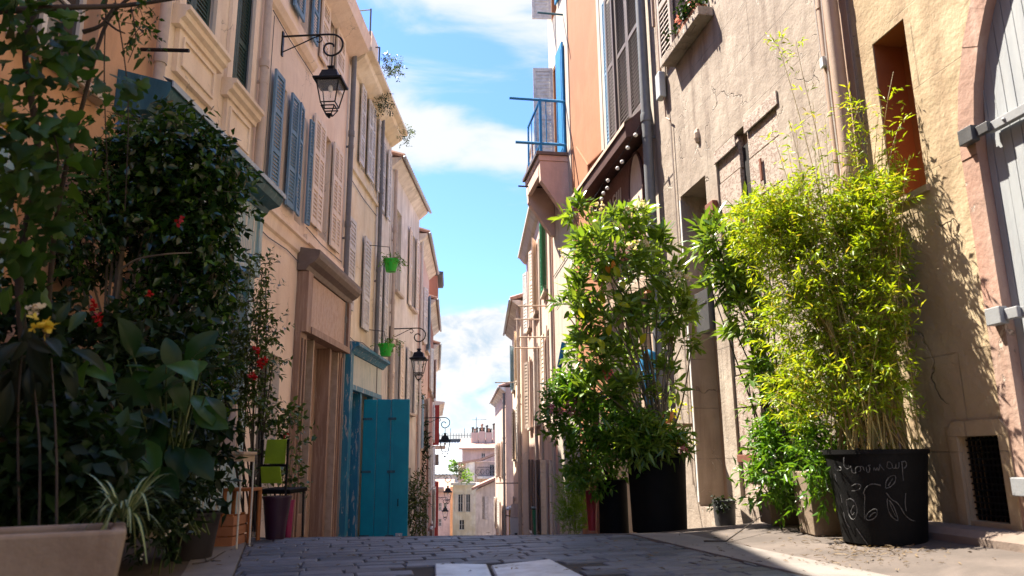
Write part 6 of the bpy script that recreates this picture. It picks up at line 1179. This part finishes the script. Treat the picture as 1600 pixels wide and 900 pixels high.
# bamboo
t_ = thing('bamboo', 'yellow-green bamboo clump rising from the chalk-drawn tub', 'bamboo', (c4[0], c4[1], c4[2]+h4-.05))
BB = [(1290, 345, 5.6, 95, 42, .28, 1.8), (1215, 385, 5.7, 50, 50, .25, 1.0), (1180, 350, 5.7, 35, 20, .15, .25), (1380, 290, 5.4, 40, 12, .15, .2), (1265, 295, 5.6, 40, 10, .15, .15), (1315, 420, 5.5, 95, 70, .28, 2.0), (1368, 400, 5.35, 32, 75, .2, .7), (1260, 500, 5.6, 70, 80, .28, 1.6), (1345, 520, 5.4, 65, 65, .25, 1.1), (1375, 320, 5.3, 30, 40, .2, .6), (1385, 480, 5.2, 20, 70, .15, .4), (1250, 610, 5.7, 45, 60, .22, .7), (1380, 590, 5.25, 28, 45, .18, .5), (1320, 590, 5.4, 90, 50, .25, .9), (1360, 650, 5.3, 60, 35, .22, .35), (1210, 330, 5.7, 45, 35, .2, .5)]
wd = MB(); AP = []; AD = []; TW = 2600; tot = sum(b_[6] for b_ in BB); b0 = np.array([c4[0], c4[1], c4[2]+h4-.06])
for b_ in BB:
    n = int(TW*b_[6]/tot); P0, d, c = blobpts(b_[:6], n); P0[:, 0] = np.minimum(P0[:, 0], XR(0)-.167*P0[:, 1]-.05)
    dd = nrm(d*.6+rng.normal(size=d.shape)*.5+np.array([-.15, -.1, .45])); p, D, pos = twigs(P0, dd, .14, 10, .75, .4, .35); AP.append(p); AD.append(D)
    for i in range(n//3): add_twig(wd, [P0[i]-dd[i]*.06, pos[i][4], pos[i][-1]], .0018, .0009, 3)
for i in range(85):
    b_ = BB[rnd.randrange(len(BB))]; e = blobpts(b_[:6], 1)[0][0]; e[0] = min(e[0], 3.87-.167*e[1]-.06); s0 = b0+np.array([rnd.uniform(-.26, .26), rnd.uniform(-.24, .24), 0]); mid = s0*.5+e*.5; mid[:2] = s0[:2]*.68+e[:2]*.32
    add_twig(wd, smoothc([s0, mid, e], 5), .0055, .002, 5)
SH = [[(1330, 700, 5.3), (1300, 400, 5.5), (1262, 230, 5.6), (1222, 90, 5.7), (1208, 62, 5.7)], [(1335, 700, 5.3), (1310, 400, 5.5), (1285, 250, 5.6), (1255, 120, 5.6), (1243, 62, 5.6)], [(1380, 700, 5.3), (1385, 400, 5.3), (1378, 250, 5.3), (1385, 170, 5.2), (1396, 112, 5.2)], [(1390, 700, 5.3), (1400, 400, 5.2), (1388, 280, 5.2), (1400, 210, 5.2), (1415, 186, 5.2)], [(1340, 700, 5.3), (1325, 400, 5.4), (1322, 280, 5.4), (1335, 190, 5.3), (1345, 160, 5.3)], [(1370, 700, 5.3), (1350, 420, 5.4), (1360, 300, 5.3), (1352, 215, 5.3), (1330, 150, 5.3)], [(1330, 700, 5.3), (1275, 420, 5.6), (1230, 280, 5.7), (1205, 200, 5.8)], [(1390, 700, 5.25), (1405, 420, 5.2), (1412, 300, 5.15), (1420, 245, 5.15)], [(1350, 700, 5.3), (1300, 400, 5.5), (1282, 300, 5.5), (1270, 205, 5.5)]]
for i in range(24):
    x1 = rnd.uniform(1230, 1430); y1 = rnd.uniform(150, 300); x0 = 1365+(x1-1340)*.25; SH.append([(x0, 700, 5.3), (x0*.55+x1*.45, 500, 5.35), (x0*.2+x1*.8, y1+120, 5.35+(1360-x1)*.0015), (x1+rnd.uniform(-12, 12), y1, 5.3+(1360-x1)*.002)])
for s_ in SH:
    pts = smoothc([tuple(at(*q)) for q in s_], 8); add_twig(wd, pts, .005, .0014, 5); n = len(pts)
    for i in range(int(n*.5), n-1):
        for r in range(2):
            if rnd.random() < .55 or i < n*.66: continue
            p = np.array(pts[i]); d = nrm(np.array([[rnd.uniform(-1, 1), rnd.uniform(-1, 1), rnd.uniform(0, .9)]])); pp, D, pos = twigs(p[None], d, .09, 4, .5, .2, .3); AP.append(pp); AD.append(D)
wd.build('canes', 'cane', t_, smooth=True)
P_ = np.concatenate(AP); lo = P_[:, 0] < 3.87-.167*P_[:, 1]-.02; leafobj('foliage', 'bamboo_leaf', t_, P_[lo], np.concatenate(AD)[lo], .055*(.6+.8*rng.random(lo.sum())), .12, .15, 'small')

# ---- plants along the left houses and in the distance
def hang(px, py, Y, r_px, label, n=60, pot='green_plastic', mat='shrub_leaf', grp='green hanging pots on the left houses'):
    c = at(px, py, Y); t_ = thing('hanging_pot', label, 'hanging pot', c, grp); r = .17
    quick('pot', pot, t_, lambda m_: m_.lathe([(r*.65, -.13), (r, .12), (r+.015, .12), (r+.015, .15), (r-.02, .15), (.01, .12)], c, 20), smooth=True, auto=True)
    quick('hanger', 'dark_metal', t_, lambda m_: m_.tube([c+Vector((0, 0, .14)), c+Vector((-.05, 0, .45)), c+Vector((-.5, 0, .5))], .01, 5))
    P0 = np.array(c)+rng.normal(size=(n, 3))*np.array([.12, .12, .06])+np.array([.05, 0, .13]); p, D, pos = twigs(P0, nrm(rng.normal(size=(n, 3))+np.array([.1, 0, -.2])), .14, 5, .8, .4); leafobj('foliage', mat, t_, p, D, .06, .25, .15, 'small')
hang(611, 416, 16.4, 9, 'upper bright green hanging pot beside the white house shutters'); hang(603, 548, 17.0, 10, 'lower bright green hanging pot above the open teal door')
def tuft(px, py, Y, rx, ry, name, label, mat='laurel_leaf', n=60, leaf=.07, cat='plant', depth=.3):
    return plant(name, label, cat, tuple(at(px, py+ry*.9, Y)), [(px, py, Y, rx, ry, depth, 1)], mat, 'green_stem', ntw=n, tl=.2, k=7, leaf=leaf, lw=.2, r_st=.004, limbs=1, grav=.2, extra_wood=.15)
tuft(612, 105, 16.5, 12, 14, 'rooftop_plant', 'wild tuft sprouting from the cream house gutter', n=60); tuft(600, 165, 16.8, 8, 9, 'rooftop_plant', 'dark tuft under the cornice of the white house', 'dark_leaf', n=40); tuft(634, 212, 18.6, 10, 10, 'rooftop_plant', 'straggly plant on the roof edge of the pale tiled house', n=22)
tuft(645, 600, 24.5, 10, 60, 'wall_creeper', 'green creeper hanging from the rose house below the second lantern', n=150, leaf=.12)
tuft(652, 700, 27, 12, 60, 'wall_creeper', 'creeper beside the third lantern bracket', 'dark_leaf', n=170, leaf=.13); tuft(650, 790, 22, 13, 45, 'wall_creeper', 'brownish creeper right of the open teal door at street level', 'laurel_leaf', n=200, leaf=.1)
tuft(718, 735, 75, 7, 12, 'terrace_plant', 'dark terrace bush on the cream house roof, left one', 'laurel_leaf', n=60, leaf=.18, depth=1); tuft(730, 745, 74.5, 8, 9, 'terrace_plant', 'yellow-green terrace bush on the cream house roof', 'feathery_leaf', n=70, leaf=.18, depth=1); tuft(708, 728, 75.5, 5, 8, 'terrace_plant', 'small terrace bush behind the fourth lantern', 'shrub_leaf', n=40, leaf=.3, depth=1)
# geranium box on the rosy house sill
u_, z_ = 4.75, 6.02; c = FR.P(u_, z_, .08); t_ = thing('flower_box', 'flower box with pink geraniums on the window sill of the rosy grey house', 'flower box', c)
quick('box', 'terracotta', t_, lambda m_: m_.fb(FR, 4.4, 5.1, 6.022, 6.16, .0, .15), bevel=.01)
n = 70; P0 = np.array([FR.P(rnd.uniform(4.4, 5.1), 6.17, rnd.uniform(.02, .16)) for _ in range(n)]); p, D, pos = twigs(P0, nrm(rng.normal(size=(n, 3))+np.array([-.3, 0, .6])), .16, 5, .9, .3); leafobj('foliage', 'dark_leaf', t_, p, D, .06, .4, .1, 'small')
for _ in range(7): q = FR.P(rnd.uniform(4.5, 5.0), 6.25, .15); P_ = np.array(q)+rng.normal(size=(20, 3))*.02; leafobj('flower', 'pink_petal', t_, P_, rng.normal(size=(20, 3)), .03, .4, .1, 'petal')
# ---- litter
def twig_on(pts, label, r=.004):
    t_ = thing('fallen_twig', label, 'twig', gnd(*pts[0][0])); wd = MB()
    for q in pts: add_twig(wd, smoothc([tuple(gnd(x, y)+Vector((0, 0, .03))) for x, y in q], 4), r, r*.5, 5)
    wd.build('stems', 'bark', t_); return t_
twig_on([[(300, 889), (325, 884), (345, 872), (352, 868)], [(322, 885), (318, 872)], [(330, 884), (345, 884)]], 'fallen twig lying on the pale left kerb')
t_ = thing('fallen_stick', 'thin stick leaning from the right kerb toward the shaded concrete box', 'stick', gnd(1120, 858)); wd = MB(); add_twig(wd, [tuple(gnd(1100, 852)+Vector((0, 0, .03))), tuple(gnd(1135, 852)+Vector((0, 0, .03))), tuple(at(1190, 806, 6.3))], .006, .004, 6); wd.build('stem', 'bark', t_)
n = 760; P_ = []; 
for i in range(n):
    if rnd.random() < .6: x, y = rnd.gauss(1365, 55), rnd.gauss(868, 12)
    else: x, y = rnd.uniform(230, 1580), rnd.uniform(838, 900)
    g_ = gnd(min(1598, x), max(838, y)); P_.append((g_.x, g_.y, max(.03, zs_(g_.x, g_.y)+.008 if g_.x > 1.2 else .03)))
D_ = rng.normal(size=(n, 3)); D_[:, 2] *= .15
o = leafobj('leaf_litter', 'dead_leaf', None, P_, D_, .05*(.4+.9*rng.random(n)), .10, .05, 'small', flat=.3); tag(o, 'dry bamboo leaves and bits of litter scattered on the pavement', 'leaf litter', kind='stuff')
